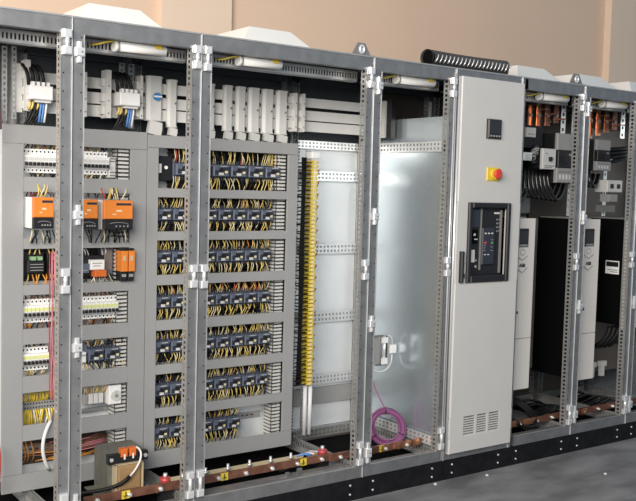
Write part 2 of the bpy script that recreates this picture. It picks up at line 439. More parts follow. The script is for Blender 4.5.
def lifting(xc, label):
    r = thing('lifting_bracket', label, 'lifting bracket', (xc, .04, 2.306), 'triangular lifting brackets')
    part(MB('midgrey').prism([(xc-.062,2.3065),(xc+.062,2.3065),(xc+.022,2.372),(xc-.024,2.372)], 'y', .03, .038), 'plate', r)
    mb = MB('zinc_bright'); mb.tube([(xc+.014*math.cos(t), .027, 2.338+.02*math.sin(t)) for t in [k*.5236 for k in range(12)]], .006, 6, closed=True); mb.box(xc-.005, xc+.005, .024, .03, 2.318, 2.345); part(mb, 'eye', r)
    part(MB('midgrey').box(xc-.066, xc+.066, .01, .10, 2.3065, 2.3105), 'foot', r)
lifting(-.063, 'dark triangular lifting bracket between contactor and coil cabinets'); lifting(1.61, 'dark triangular lifting bracket on the roof right of the grey door')
r = thing('corrugated_hose', 'dark corrugated flexible hose lying on the roof above the door', 'hose', (.72, .08, 2.306))
pts = []; rs = []
n = 96
for k in range(n+1):
    x = .44 + .62*k/n; pts.append((x, .10+.03*math.sin(k*.03), 2.358)); rs.append(.046 if k % 4 < 2 else .040)
mb = MB('hose').tube(pts, rs, 16, cap=False); part(mb, 'ribbed_wall', r)
part(MB('blackmatte').cyl((.445,.10,2.358),(.470,.10,2.358),.039,16), 'open_end', r)
mb = MB('zinc_bright')
for k in range(20):
    x = .47+k*.030; mb.tube([(x+.016*t, .10-.047*math.sin(1.0+.9*t)-.001, 2.358-.047*math.cos(1.0+.9*t)+.0) for t in (0,.35,.7,1.0)], .0035, 5)
part(mb, 'wire_spiral', r)

# ------------------------------------------------------------------ cabinet lamps
def lamp(x0, x1, label):
    r = thing('cabinet_lamp', label, 'lamp', ((x0+x1)/2, .08, 2.195), 'white tube lamps under the cabinet tops')
    zc = 2.220
    part(MB('lamp').tube([(x0+.02,.08,zc),(x1-.004,.08,zc),(x1,.08,zc)], [.024,.024,.020], 16), 'diffuser', r)
    part(MB('offwhite').tube([(x0,.08,zc-.002),(x0+.02,.08,zc-.002)], .026, 16), 'end_cap', r)
    mb = MB('offwhite').box(x0+.03, x0+.06, .07, .09, zc+.020, 2.236); mb.box(x1-.06, x1-.03, .07, .09, zc+.020, 2.236); part(mb, 'clip', r)
    a = .45
    mb = MB('yellow'); mb.box(x1-.062, x1-.028, .052, .0555, zc+.000, zc+.022, Matrix.Rotation(-.35, 3, 'X')); part(mb, 'warning_sticker', r)
    mb = MB('yellow').tube(bez((x0+.004,.07,zc+.01),(x0-.04,.06,zc+.02),(x0-.06,.07,zc-.012),(x0-.09,.11,zc-.004),6), .004, 5); part(mb, 'wire', r)
lamp(-1.375, -1.130, 'white tube lamp at top of the transformer cabinet'); lamp(-.760, -.518, 'white tube lamp at top of the wide contactor cabinet')
lamp(.205, .480, 'white tube lamp at top of the purple coil cabinet'); lamp(1.330, 1.590, 'white tube lamp in the cabinet right of the grey door'); lamp(1.925, 2.165, 'white tube lamp in the second cabinet right of the door')

# ------------------------------------------------------------------ mounting panels with windowed covers
P1 = dict(x=(-1.722,-1.02), z=(.175,1.88), wx=(-1.627,-1.106), win=[(1.794,1.645),(1.576,1.362),(1.313,1.146),(1.098,.940),(.868,.718),(.640,.487),(.412,.258)])
P2 = dict(x=(-1.017,-.120), z=(.182,1.87), wx=(-.957,-.184), win=[(1.808,1.607),(1.562,1.390),(1.345,1.170),(1.118,.940),(.887,.711),(.662,.488),(.438,.266)])
def panel(Pn, label1, label2):
    x0, x1 = Pn['x']; z0, z1 = Pn['z']; w0, w1 = Pn['wx']; win = Pn['win']
    r = thing('cover_panel', label1, 'cover panel', ((x0+x1)/2, .5, z0), 'windowed grey cover panels')
    Y0, Y1 = .5, .512
    part(MB('cover').bbox(x0, x1, Y0, Y1, win[0][0]+.0006, z1, .0012), 'top_plate', r)
    part(MB('cover').bbox(x0, x1, Y0, Y1, z0, win[-1][1]-.0006, .0012), 'bottom_plate', r)
    part(MB('cover').bbox(x0, w0, Y0, Y1, win[-1][1]+.0006, win[0][0]-.0006, .0012), 'stile', r)
    part(MB('cover').bbox(w1, x1, Y0, Y1, win[-1][1]+.0006, win[0][0]-.0006, .0012), 'stile', r)
    for k in range(6): part(MB('cover').bbox(w0+.0006, w1-.0006, Y0, Y1, win[k+1][0], win[k][1], .0008), 'cross_bar', r)
    q = thing('mounting_plate', label2, 'mounting plate', ((x0+x1)/2, .63, z0))
    part(MB('backsheet').box(x0+.01, x1-.01, .630, .634, z0+.02, z1-.02), 'plate', q)
    for a, b in win:
        zc = (a+b)/2; mb = MB('zinc_light').box(w0, w1-.07, .6225, .6295, zc-.0175, zc+.0175); mb.box(w0, w1-.07, .6195, .6225, zc+.0125, zc+.0175); mb.box(w0, w1-.07, .6195, .6225, zc-.0175, zc-.0125)
        mb.use('hole')
        for k in range(int((w1-w0-.1)/.03)): mb.box(w0+.01+k*.03, w0+.026+k*.03, .6218, .6227, zc-.003, zc+.003)
        part(mb, 'din_rail', q)
    return r
panel(P1, 'grey cover panel with seven windows over breakers and power supplies', 'steel mounting plate behind the left windowed cover panel')
panel(P2, 'wider grey cover panel with seven windows over the slate contactors', 'steel mounting plate behind the right windowed cover panel')
def duct(x0, x1, z0, z1, label, m='offwhite', y0=.530, y1=.618):
    r = thing('cable_duct', label, 'cable duct', ((x0+x1)/2, (y0+y1)/2, z0), 'slotted plastic cable ducts')
    part(MB(m).box(x0, x1, y1-.003, y1, z0, z1), 'base', r)
    mb = MB(m); z = z0
    while z < z1-.012:
        mb.box(x0, x0+.004, y0, y1-.003, z, z+.0105); mb.box(x1-.004, x1, y0, y1-.003, z, z+.0105); mb.box(x0, x1, y0, y0+.003, z, z+.0105); z += .0195
    part(mb, 'fingers', r, kind='stuff')
    part(MB('midgrey').box(x0+.006, x1-.006, y0+.03, y1-.005, z0, z1), 'cable_fill', r)
duct(-1.163, -1.100, .20, 1.85, 'pale slotted cable duct at the right edge of the left windows')
duct(-.240, -.178, .21, 1.845, 'pale slotted cable duct at the right edge of the contactor windows')
duct(-.118, -.098, .20, 1.86, 'narrow slotted duct on the outer right edge of the wide panel', 'grey', .52, .60)

# ------------------------------------------------------------------ wires helper
def fan(mb, x0, x1, z_dev, z_out, n, cols, y0=.555, y1=.585, r=.0028, yf=.515):
    # wires leaving device terminals at z_dev and running to z_out behind the cover
    for k in range(n):
        mb.use(random.choice(cols)); x = x0+(x1-x0)*(k+.5)/n + random.uniform(-.003,.003)
        dx = random.uniform(-.026, .026); h = z_out-z_dev
        yb = random.uniform(max(y0-.018, yf), y0+.004)
        mb.tube([(x, y0, z_dev), (x+dx*.25, yb, z_dev+h*.4), (x+dx*.8, yb+.004, z_dev+h*.85), (x+dx, yb+.012, z_out+h*.3)], r, 5)
ROWN = ['top', 'second', 'third', 'fourth', 'fifth', 'sixth', 'bottom']

# ------------------------------------------------------------------ slate contactors (built once, copied)
def contactor_parts(w, h, wide=False):
    hw = w/2-.0015; H = h/2; d = .0
    a = MB('slate').bbox(-hw, hw, -.062, 0, -H, H, .003)
    a.use('slate_dark')
    for sgn in (1, -1):
        z0, z1 = (H-.020, H-.002) if sgn > 0 else (-H+.002, -H+.020)
        for k in range(3):
            x = -hw+ (2*hw)*(k+.5)/3; a.box(x-hw*.24, x+hw*.24, -.0635, -.0618, z0, z1)
    b = MB('slate').bbox(-hw*.92, hw*.92, -.100, -.062, -H*.56, H*.56, .004); b.use('slate_dark').box(-hw*.8, hw*.1, -.1008, -.0995, -H*.40, H*.05); b.box(hw*.25, hw*.8, -.1008, -.0995, -H*.30, H*.35)
    c = MB('zinc_light')
    for k in range(3):
        x = -hw+(2*hw)*(k+.5)/3
        for z in (H-.011, -H+.011): c.cyl((x, -.066, z), (x, -.0632, z), .0042, 6)
    dd = MB('offwhite').box(-hw*.35, hw*.22, -.1022, -.1000, -H*.45, -H*.18)
    e = MB('wire_cream').box(hw*.35, hw*.7, -.1022, -.1000, -H*.24, H*.0)
    f = MB('black').cyl((-hw*.1, -.112, H*.12), (-hw*.1, -.1005, H*.12), min(.011, hw*.32), 10); f.box(-hw*.16, -hw*.04, -.116, -.112, H*.12-.010, H*.12+.010)
    g = MB('slate').box(-hw*.9, hw*.9, -.1015, -.1000, H*.40, H*.52); g.use('offwhite').box(-hw*.2, hw*.6, -.1020, -.1013, H*.44, H*.49)
    return [('body', a.mesh('body'), [('terminal_screws', c.mesh('terminal_screws'))]), ('front_module', b.mesh('front_module'), [('nameplate', dd.mesh('nameplate')), ('label_tab', e.mesh('label_tab')), ('marking_strip', g.mesh('marking_strip'))]), ('rotary_knob', f.mesh('rotary_knob'))]
CP_a = contactor_parts(.104, .104); CP_b = contactor_parts(.086, .098); CP_c = contactor_parts(.070, .088)
rows2 = [dict(x0=-.855, n=6, p=.107, parts=CP_a, ro=1), dict(x0=-.953, n=8, p=.0875, parts=CP_b), dict(x0=-.953, n=8, p=.086, parts=CP_b),
         dict(x0=-.953, n=8, p=.086, parts=CP_b), dict(x0=-.953, n=8, p=.0875, parts=CP_b), dict(x0=-.953, n=8, p=.086, parts=CP_b), dict(x0=-.953, n=6, p=.086, parts=CP_b)]
for k, R in enumerate(rows2):
    a, b = P2['win'][k]; zc = (a+b)/2-.002; n = R['n']
    for j in range(n):
        x = R['x0']+R['p']*(j+.5)
        inst('contactor', 'slate blue contactor, %s from left in the %s row of the wide panel' % (ORD[j], ROWN[k]), 'contactor', (x, .6185, zc), R['parts'], 'slate contactors in the wide panel')
    mb = MB('wire_yellow'); xa = R['x0']; xb = xa+n*R['p']; hh = .044
    upc = ['wire_yellow']*4+['wire_cream']*3+['wire_black']*4 + (['wire_red','wire_orange','wire_red'] if k in (0, 3) else ['wire_orange'])
    dnc = ['wire_yellow']*3+['wire_cream']*2+['wire_black']*4
    mb.use('wire_black')  # extra black wires added behind to darken the gaps
    for zz0, zz1 in ((zc+hh+.004, a+.004), (b-.004, zc-hh-.004)):
        for q in range(9):
            z = zz0+(zz1-zz0)*(q+.5)/9; y = .604+.006*(q % 3); mb.tube([(xa, y, z), (xa+(xb-xa)*.33, y+.002, z+.002), (xa+(xb-xa)*.66, y, z-.002), (xb, y, z)], .0048, 5)
    fan(mb, xa, xb, zc+hh-.008, a-.002, n*9, upc, .552, .585, .0024); fan(mb, xa, xb, zc-hh+.008, b+.002, n*9, dnc, .552, .585, .0024)
    single(mb, 'row_wires', 'yellow and black wires around the %s row of slate contactors' % ROWN[k], 'wires', ((xa+xb)/2, .56, zc), 'contactor row wires', 'stuff')
# black switch at the left of the top row
r = thing('control_relay', 'black control relay with white toggle left of the top contactor row', 'relay', (-.91, .62, 1.70))
part(MB('black').bbox(-.952, -.862, .545, .6185, 1.645, 1.770, .003), 'housing', r)
mb = MB('white').box(-.945, -.922, .541, .545, 1.685, 1.730); part(mb, 'label', r); mb = MB('white').cyl((-.898,.535,1.712),(-.898,.545,1.712),.009,8); part(mb, 'toggle', r)

# ------------------------------------------------------------------ modular breakers
def mcb_parts(lab):
    hw = .0086
    a = MB('white').prism([(0,-.046),(-.052,-.046),(-.052,-.024),(-.076,-.022),(-.076,.022),(-.052,.024),(-.052,.046),(0,.046)], 'x', -hw, hw)
    a.use('hole'); 
    for z in (.036, -.036): a.cyl((0,-.0527,z), (0,-.0519,z), .0042, 6)
    t = MB('black').box(-hw*.55, hw*.55, -.090, -.0755, -.017, -.006)
    t.use('grey').box(-hw*.9, hw*.9, -.0765, -.0757, -.021, -.003)
    l = MB(lab).box(-hw*.92, hw*.92, -.0768, -.0757, .001, .014)
    return [('body', a.mesh('body')), ('toggle', t.mesh('toggle')), ('label_strip', l.mesh('label_strip'))]
MCB_w, MCB_y = mcb_parts('offwhite'), mcb_parts('label_green')
def mcbrow(k, x0, n, parts, desc, p=.0187, skip=()):
    a, b = P1['win'][k]; zc = (a+b)/2
    for j in range(n):
        if j in skip: continue
        inst('miniature_breaker', 'white miniature breaker, %s from left in %s' % (ORD[j], desc), 'breaker', (x0+p*(j+.5), .590, zc), parts, 'white miniature breakers', 0, (1, 1, 1.2))
    single(MB('zinc_light').box(x0-.003, x0+n*p+.003, .591, .6185, zc-.017, zc+.017), 'raised_rail', 'raised rail carrying '+desc, 'rail', (x0+n*p/2, .60, zc)); mb = MB('wire_black'); n2 = int(n*1.6)
    cu = ['wire_brown','wire_black','wire_orange','wire_brown'] if k == 3 else ['wire_black','wire_black','wire_yellow','wire_brown']
    cdn = ['wire_brown','wire_orange','wire_black','wire_cream'] if k == 3 else ['wire_yellow','wire_cream','wire_black','wire_black']
    fan(mb, x0, x0+n*p, zc+.042, a, n2, cu, .560, .60, .0034, .54); fan(mb, x0, x0+n*p, zc-.042, b, n2, cdn, .560, .60, .0034, .54)
    single(mb, 'row_wires', 'short wires above and below %s' % desc, 'wires', (x0+n*p/2, .58, zc), 'breaker row wires', 'stuff')
mcbrow(0, -1.622, 22, MCB_w, 'the top breaker row of the left panel')
mcbrow(3, -1.622, 24, MCB_y, 'the yellow-striped row above the slate pair', .0195)
mcbrow(4, -1.622, 7, MCB_y, 'the short row beside the pink wires', .0178)
r = thing('rail_module', 'slim white rail module at the right end of the top breaker row', 'module', (-1.188, .62, 1.70))
part(MB('offwhite').bbox(-1.207, -1.172, .525, .6185, 1.652, 1.752, .003), 'housing', r)
mb = MB('midgrey')
for z in (1.66, 1.675, 1.728, 1.741): mb.box(-1.203, -1.176, .5235, .5252, z, z+.006)
part(mb, 'terminals', r)

# ------------------------------------------------------------------ orange power supplies
def psu(x0, x1, z0, z1, label):
    y0 = .40; r = thing('power_supply', label, 'power supply', ((x0+x1)/2, .5, z0), 'orange power supplies')
    zm = z0+(z1-z0)*.36
    part(MB('white').box(x0, x1, y0+.02, .6185, z0, z1), 'metal_case', r)
    o = part(MB('orange').bbox(x0, x1, y0, y0+.0205, zm, z1, .003), 'orange_front', r)
    w = x1-x0
    part(MB('slate_dark').box(x0+w*.42, x1-w*.06, y0-.0008, y0+.001, z1-.024, z1-.013), 'nameplate', o)
    mb = MB('wire_cream').box(x0+w*.42, x0+w*.62, y0-.0008, y0+.001, zm+.035, zm+.043); mb.box(x0+w*.3, x0+w*.42, y0-.0008, y0+.001, zm+.02, zm+.025); part(mb, 'markings', o)
    q = part(MB('black').bbox(x0, x1, y0-.002, y0+.0205, z0, zm-.001, .003), 'terminal_block', r)
    mb = MB('grey')
    for k in range(4): mb.cyl((x0+w*(.42+.13*k), y0-.0045, z0+.016), (x0+w*(.42+.13*k), y0-.0018, z0+.016), .0042, 6)
    mb.tube([(x0+w*(.5+.35*math.cos(t)), y0-.003, z0+.022+.012*math.sin(t)) for t in [.2+k*.3 for k in range(9)]], .0015, 4)
    part(mb, 'screws', q)
psu(-1.614, -1.520, 1.412, 1.553, 'orange power supply alone in the far left cabinet window')
psu(-1.402, -1.310, 1.408, 1.547, 'narrow orange power supply next to the big cabinet post')
psu(-1.281, -1.135, 1.406, 1.545, 'wide orange power supply in the transformer cabinet')
mb = MB('wire_yellow')
fan(mb, -1.58, -1.54, 1.555, 1.60, 4, ['wire_yellow','wire_cream'], .46, .56, .003, .44); fan(mb, -1.25, -1.16, 1.547, 1.59, 9, ['wire_yellow','wire_cream','wire_red','wire_black'], .47, .56, .003, .46)
fan(mb, -1.61, -1.48, 1.585, 1.56, 14, ['wire_red','wire_black','wire_red','wire_brown'], .58, .60, .003, .56); fan(mb, -1.38, -1.14, 1.585, 1.56, 16, ['wire_red','wire_black','wire_brown'], .58, .60, .003, .56)
for xa, xb, n in ((-1.60,-1.50,10), (-1.40,-1.31,9), (-1.27,-1.13,12)): fan(mb, xa, xb, 1.402, 1.355, n, ['wire_black','wire_cream','wire_black','wire_black'], .47, .58, .003, .46)
single(mb, 'supply_wires', 'wires above and below the orange power supplies', 'wires', (-1.36, .55, 1.40), None, 'stuff')

# ------------------------------------------------------------------ third window of the left panel
def backing(x0, x1, z0, z1, m, label):
    return single(MB(m).box(x0, x1, .626, .629, z0, z1), 'backing_sheet', label, 'sheet', ((x0+x1)/2, .627, z0))
backing(-1.626, -1.17, 1.150, 1.312, 'black', 'black backing sheet behind the relays in the third window')
def relay(x0, x1, z0, z1, label, green=True):
    r = thing('relay_contactor', label, 'contactor', ((x0+x1)/2, .6, z0), 'black relays of the third window'); w = x1-x0; h = z1-z0
    part(MB('black').bbox(x0, x1, .55, .6185, z0, z1, .003), 'base', r)
    part(MB('black').bbox(x0+w*.12, x1-w*.08, .515, .55, z0+h*.15, z0+h*.68, .004), 'front_block', r)
    mb = MB('pale_green').box(x0+w*.25, x0+w*.48, .512, .549, z0+h*.70, z0+h*.86); mb.box(x0+w*.58, x0+w*.80, .512, .549, z0+h*.70, z0+h*.86); part(mb, 'green_terminals', r)
    mb = MB('grey')
    for k in range(3): mb.box(x0+w*.2, x1-w*.16, .5135, .5152, z0+h*(.24+.13*k), z0+h*(.27+.13*k))
    part(mb, 'markings', r)
relay(-1.610, -1.515, 1.185, 1.290, 'black relay with green terminals in the far left cabinet window')
relay(-1.500, -1.405, 1.185, 1.290, 'black relay with green terminals half hidden by pink wires')
r = thing('relay_socket', 'black socket with white marked front above an orange plug', 'relay socket', (-1.26, .6, 1.17))
part(MB('black').bbox(-1.345, -1.215, .55, .6185, 1.17, 1.275, .003), 'base', r)
mb = MB('white').bbox(-1.297, -1.228, .515, .55, 1.205, 1.253, .002); mb.use('grey').box(-1.29, -1.24, .5142, .5152, 1.235, 1.239); mb.box(-1.285, -1.25, .5142, .5152, 1.222, 1.226); part(mb, 'white_module', r)
mb = MB('orange2').bbox(-1.283, -1.223, .50, .55, 1.172, 1.203, .002); part(mb, 'orange_plug', r)
mb = MB('slate').box(-1.345, -1.30, .53, .55, 1.19, 1.235); mb.use('grey').box(-1.34, -1.31, .5285, .5302, 1.20, 1.205); part(mb, 'side_terminal', r)
r = thing('glossy_box', 'glossy dark steel box beside the two orange relays', 'box', (-1.19, .57, 1.16)); part(MB('slate').bbox(-1.222, -1.172, .55, .6185, 1.165, 1.312, .002), 'case', r); part(MB('zinc').box(-1.217, -1.177, .5485, .5502, 1.20, 1.30), 'front_plate', r)
for k, x in enumerate((-1.145, -1.108)):
    r = thing('plug_relay', 'slim orange plug-in relay, %s of the pair' % ('left' if k == 0 else 'right'), 'relay', (x, .5, 1.148), 'slim orange relays')
    part(MB('black').bbox(x-.0155, x+.0155, .475, .6185, 1.150, 1.196, .002), 'socket', r)
    part(MB('orange').bbox(x-.0155, x+.0155, .463, .56, 1.197, 1.298, .002), 'orange_body', r)
    mb = MB('grey').box(x-.011, x+.011, .4735, .4752, 1.170, 1.184); part(mb, 'socket_label', r)
    mb = MB('black').box(x-.0155, x+.0155, .48, .60, 1.2985, 1.310); part(mb, 'retaining_clip', r)
    mb = MB('tan').box(x-.010, x+.004, .4615, .4632, 1.25, 1.275); part(mb, 'marking', r)
mb = MB('wire_yellow'); fan(mb, -1.60, -1.53, 1.285, 1.325, 3, ['wire_yellow'], .53, .56, .003, .50); fan(mb, -1.50, -1.47, 1.285, 1.325, 2, ['wire_yellow'], .53, .56, .003, .50)
fan(mb, -1.60, -1.42, 1.19, 1.14, 10, ['wire_orange','wire_yellow','wire_orange'], .55, .58, .0034, .50); fan(mb, -1.34, -1.18, 1.18, 1.14, 14, ['wire_white','wire_black','wire_cream'], .55, .57, .003, .50)
fan(mb, -1.34, -1.20, 1.275, 1.32, 8, ['wire_white','wire_black'], .55, .57, .003, .52)
single(mb, 'relay_wires', 'orange and white wires around the relays in the third window', 'wires', (-1.4, .55, 1.15), None, 'stuff')

# fifth window: two slate contactors, white tag
for k, x in enumerate((-1.262, -1.178)):
    inst('contactor', 'slate blue contactor in the left panel, %s of the pair above the timer' % ('left' if k == 0 else 'right'), 'contactor', (x, .6185, .787), CP_b, 'slate contactor pair in the left panel')
r = thing('terminal_block', 'small white terminal block left of the slate contactor pair', 'terminal block', (-1.325, .6, .75)); part(MB('white').bbox(-1.338, -1.310, .53, .6185, .752, .802, .003), 'housing', r); part(MB('grey').box(-1.333, -1.315, .528, .5302, .785, .792), 'slot', r)
mb = MB('wire_yellow'); fan(mb, -1.31, -1.12, .83, .866, 14, ['wire_orange','wire_black','wire_yellow','wire_cream'], .54, .58); fan(mb, -1.33, -1.10, .745, .718, 16, ['wire_black','wire_cream','wire_black','wire_yellow'], .54, .58)
single(mb, 'contactor_wires', 'wires around the slate contactor pair of the left panel', 'wires', (-1.2, .55, .75), None, 'stuff')

# sixth window: yellow terminals on the left, terminals + timer on the right
r = thing('terminal_strip', 'grey terminal row fanned with yellow wires in the far left window', 'terminal strip', (-1.53, .6, .55))
tm = MB('grey').box(-.0062, .0062, -.055, 0, -.018, .018); tm.use('hole').box(-.003, .003, -.0558, -.0548, .006, .013); tm.box(-.003, .003, -.0558, -.0548, -.013, -.006); tmesh = tm.mesh('terminal')
for k in range(14):
    o = part(tmesh, 'terminal', r); o.location = (-1.61+k*.0135+1.53, .0185, .562-.55)
mb = MB('yellow'); fan(mb, -1.62, -1.42, .575, .645, 30, ['yellow','yellow','wire_yellow'], .575, .60, .0042, .53); fan(mb, -1.62, -1.42, .549, .478, 30, ['yellow','yellow','wire_white'], .575, .60, .0042, .53)
single(mb, 'yellow_wires', 'dense bright yellow wires above and below the far left terminals', 'wires', (-1.52, .55, .48), None, 'stuff')
r = thing('relay_terminals', 'four pale grey clamp terminals left of the white timer', 'terminal strip', (-1.27, .6, .53))
for k in range(4):
    x = -1.305+k*.026
    part(MB('offwhite' if k else 'grey').bbox(x-.0115, x+.0115, .545, .6185, .540, .590, .002), 'terminal', r)
mb = MB('wire_yellow'); fan(mb, -1.31, -1.20, .592, .645, 12, ['wire_yellow','wire_orange','wire_cream'], .56, .60, .003, .54)
single(mb, 'terminal_wires', 'yellow wires dropping to the four grey clamp terminals', 'wires', (-1.26, .56, .60), None, 'stuff')
r = thing('timer', 'white timer with round dial under the slate contactor pair', 'timer', (-1.165, .6, .53))
part(MB('white').bbox(-1.198, -1.133, .515, .6185, .533, .628, .003), 'housing', r)
part(MB('offwhite').tube([(-1.163,.508,.578),(-1.163,.515,.578)], .026, 16), 'dial', r)
mb = MB('grey').tube([(-1.163,.503,.578),(-1.163,.508,.578)], .009, 10); mb.box(-1.164,-1.162,.5068,.508,.578,.601); part(mb, 'dial_knob', r)
single(MB('zinc_light').box(-1.335, -1.17, .60, .6185, .49, .505), 'spare_rail', 'bright horizontal rail below the timer', 'rail', (-1.25, .61, .49))
# bottom window: brown wires
mb = MB('wire_brown')
for k in range(10):
    z = .27+random.uniform(0,.10); x = random.uniform(-1.62,-1.45)
    mb.use(random.choice(['wire_brown','wire_brown','wire_orange','wire_pink'])); mb.tube(bez((x,.60,z),(x+.06,.55,z+.03),(x+.12,.56,z-.02),(x+.25,.60,z+.01),6), .003, 5)
for k in range(8):
    z = .30+k*.008; mb.use(random.choice(['wire_brown','wire_pink','wire_brown'])); mb.tube(bez((-1.40,.60,z),(-1.34,.58,z+.004),(-1.26,.58,z+.012),(-1.17,.60,z+.012),5), .003, 5)
for x in (-1.60, -1.585, -1.56): mb.use('wire_orange').tube(bez((x,.60,.40),(x-.01,.56,.37),(x+.02,.56,.33),(x+.01,.60,.28),5), .003, 5)
single(mb, 'brown_wires', 'loose brown and pink wires in the bottom left windows', 'wires', (-1.4, .58, .27), None, 'stuff')
backing(-1.626, -1.166, .262, .410, 'brown_plate', 'brown steel backing sheet in the bottom window of the left panel')
# pink wires and white cable hanging in front
mb = MB('wire_pink')
for k in range(6):
    x = -1.506+k*.0042; mb.use('wire_pink' if k % 3 else 'wire_red')
    mb.tube([(x+random.uniform(-.004,.004), .488-.005*(k%3), z) for z in (1.30,1.18,1.06,.95,.84,.74,.66,.60)], .0021, 5)
single(mb, 'pink_wires', 'bundle of pink wires hanging in front of the left cover panel', 'wires', (-1.508, .485, .60), None, 'stuff')
single(MB('wire_white').tube(bez((-1.497,.49,.500),(-1.55,.455,.44),(-1.565,.455,.36),(-1.503,.49,.262),12), .0085, 8), 'white_cable', 'thick white cable bowed in front of the left cover panel', 'cable', (-1.53, .47, .26))
single(MB('wire_red').tube(bez((-1.745,.46,.42),(-1.74,.44,.36),(-1.75,.44,.28),(-1.745,.46,.22),6), .004, 6), 'red_cable', 'short red cable at the lower left picture edge', 'cable', (-1.745,.45,.22))
single(MB('wire_red').tube(bez((-1.76,.46,2.0),(-1.755,.44,1.95),(-1.75,.44,1.9),(-1.755,.46,1.80),6), .005, 6), 'red_cable', 'short red cable above the far left panel edge', 'cable', (-1.755,.45,1.80))

# ------------------------------------------------------------------ busbars on top
for k, (z0, z1) in enumerate(((2.080, 2.131), (2.007, 2.061), (1.945, 2.0))):
    single(MB('bus_grey').box(-1.63, .50, .565, .580, z0, z1), 'busbar', 'long flat grey busbar, %s of three' % ['top','middle','lowest'][k], 'busbar', (-.56, .57, z0), 'flat grey busbars')
def buscover(x0, x1, label, z0=1.918, z1=2.155, knob=False, y0=.535):
    x0 += .029; x1 += .017; r = thing('busbar_cover', label, 'busbar cover', ((x0+x1)/2, .5, z0-.05), 'grey busbar covers'); w = x1-x0
    mb = MB('bus_grey'); mb.prism([(x0,.5635),(x0,y0+.012),(x0+w*.22,y0),(x1-.006,y0),(x1,y0+.006),(x1,.5635)], 'z', z0, z1)
    part(mb, 'shell', r)
    mb = MB('offwhite'); 
    for z in (z0, z1-.006): mb.box(x0-.003, x1+.003, y0+.004, .5595, z-.003, z+.004)
    part(mb, 'end_rims', r)
    mb = MB('midgrey').cyl(((x0+x1)/2+w*.3, y0-.0015, (z0+z1)/2), ((x0+x1)/2+w*.3, y0+.001, (z0+z1)/2), .006, 8); part(mb, 'screw', r)
    if knob:
        mb = MB('blue').cyl((x0+w*.62, y0-.014, 2.062), (x0+w*.62, y0, 2.062), .020, 12); part(mb, 'blue_knob', r)
        mb = MB('white').box(x0+w*.62-.022, x0+w*.62+.022, y0-.018, y0-.014, 2.058, 2.066); part(mb, 'knob_grip', r)
    mb = MB('offwhite'); mb.box(x0+w*.12, x1-w*.02, .526, .556, 1.872, z0-.006, Matrix.Rotation(.18, 3, 'Y')); mb.use('black').box(x1-w*.02, x1+w*.14, .526, .55, 1.872, z0-.010)
    part(mb, 'clamp', r)
xs = [(-.690,-.643),(-.597,-.536),(-.522,-.457),(-.446,-.370),(-.359,-.282),(-.269,-.192)]
for k, (a, b) in enumerate(xs):
    buscover(a, b, 'grey upright busbar cover in the wide cabinet, %s from the post' % ORD[k])
buscover(-.79, -.73, 'grey upright busbar cover hidden behind the wide cabinet post')
buscover(-1.037, -.943, 'large grey busbar cover with a blue rotary knob', 1.945, 2.164, True)
buscover(-.921, -.860, 'grey upright busbar cover right of the blue-knobbed one')
def comb(x, label, w=.014, z0=1.936, z1=2.145, y0=.50, m='bus_grey'):
    r = thing('busbar_holder', label, 'busbar holder', (x+w/2, .53, z0), 'slim busbar holders')
    part(MB(m).box(x, x+w, y0, .5645, z0, z1), 'upright', r)
    mb = MB('offwhite')
    for z in (1.948, 2.010, 2.083): mb.box(x-.012, x, y0+.02, .5645, z+.008, z+.044)
    part(mb, 'bar_clips', r)
    mb = MB('midgrey')
    for z in (1.96, 2.02, 2.09): mb.cyl((x+w/2, y0-.0015, z), (x+w/2, y0+.001, z), .004, 6)
    part(mb, 'screws', r)
comb(-.148, 'slim grey busbar holder right of the last upright cover'); comb(-.096, 'slim grey busbar holder furthest right in the wide cabinet')
comb(-1.236, 'grey busbar holder plate left of the white fuse block', .026, 1.938, 2.166); comb(-1.060, 'slim strip holder touching the blue-knobbed cover', .014, 1.945, 2.155)
comb(-1.622, 'grey busbar holder plate in the far left cabinet', .024, 1.945, 2.175); comb(-1.345, 'slim busbar holder half hidden behind the left post', .014)
single(MB('bus_grey').box(-1.668, -1.626, .53, .545, 1.938, 2.158), 'end_plate', 'plain pale grey plate at the left end of the busbars', 'plate', (-1.647, .537, 1.938))
r = thing('busbar_end', 'black busbar end support beside the shiny side wall', 'busbar support', (.52, .55, 1.93)); part(MB('black').box(.502, .535, .46, .60, 1.93, 2.16), 'block', r); part(MB('offwhite').box(.484, .4995, .50, .56, 1.935, 2.15), 'flange', r)
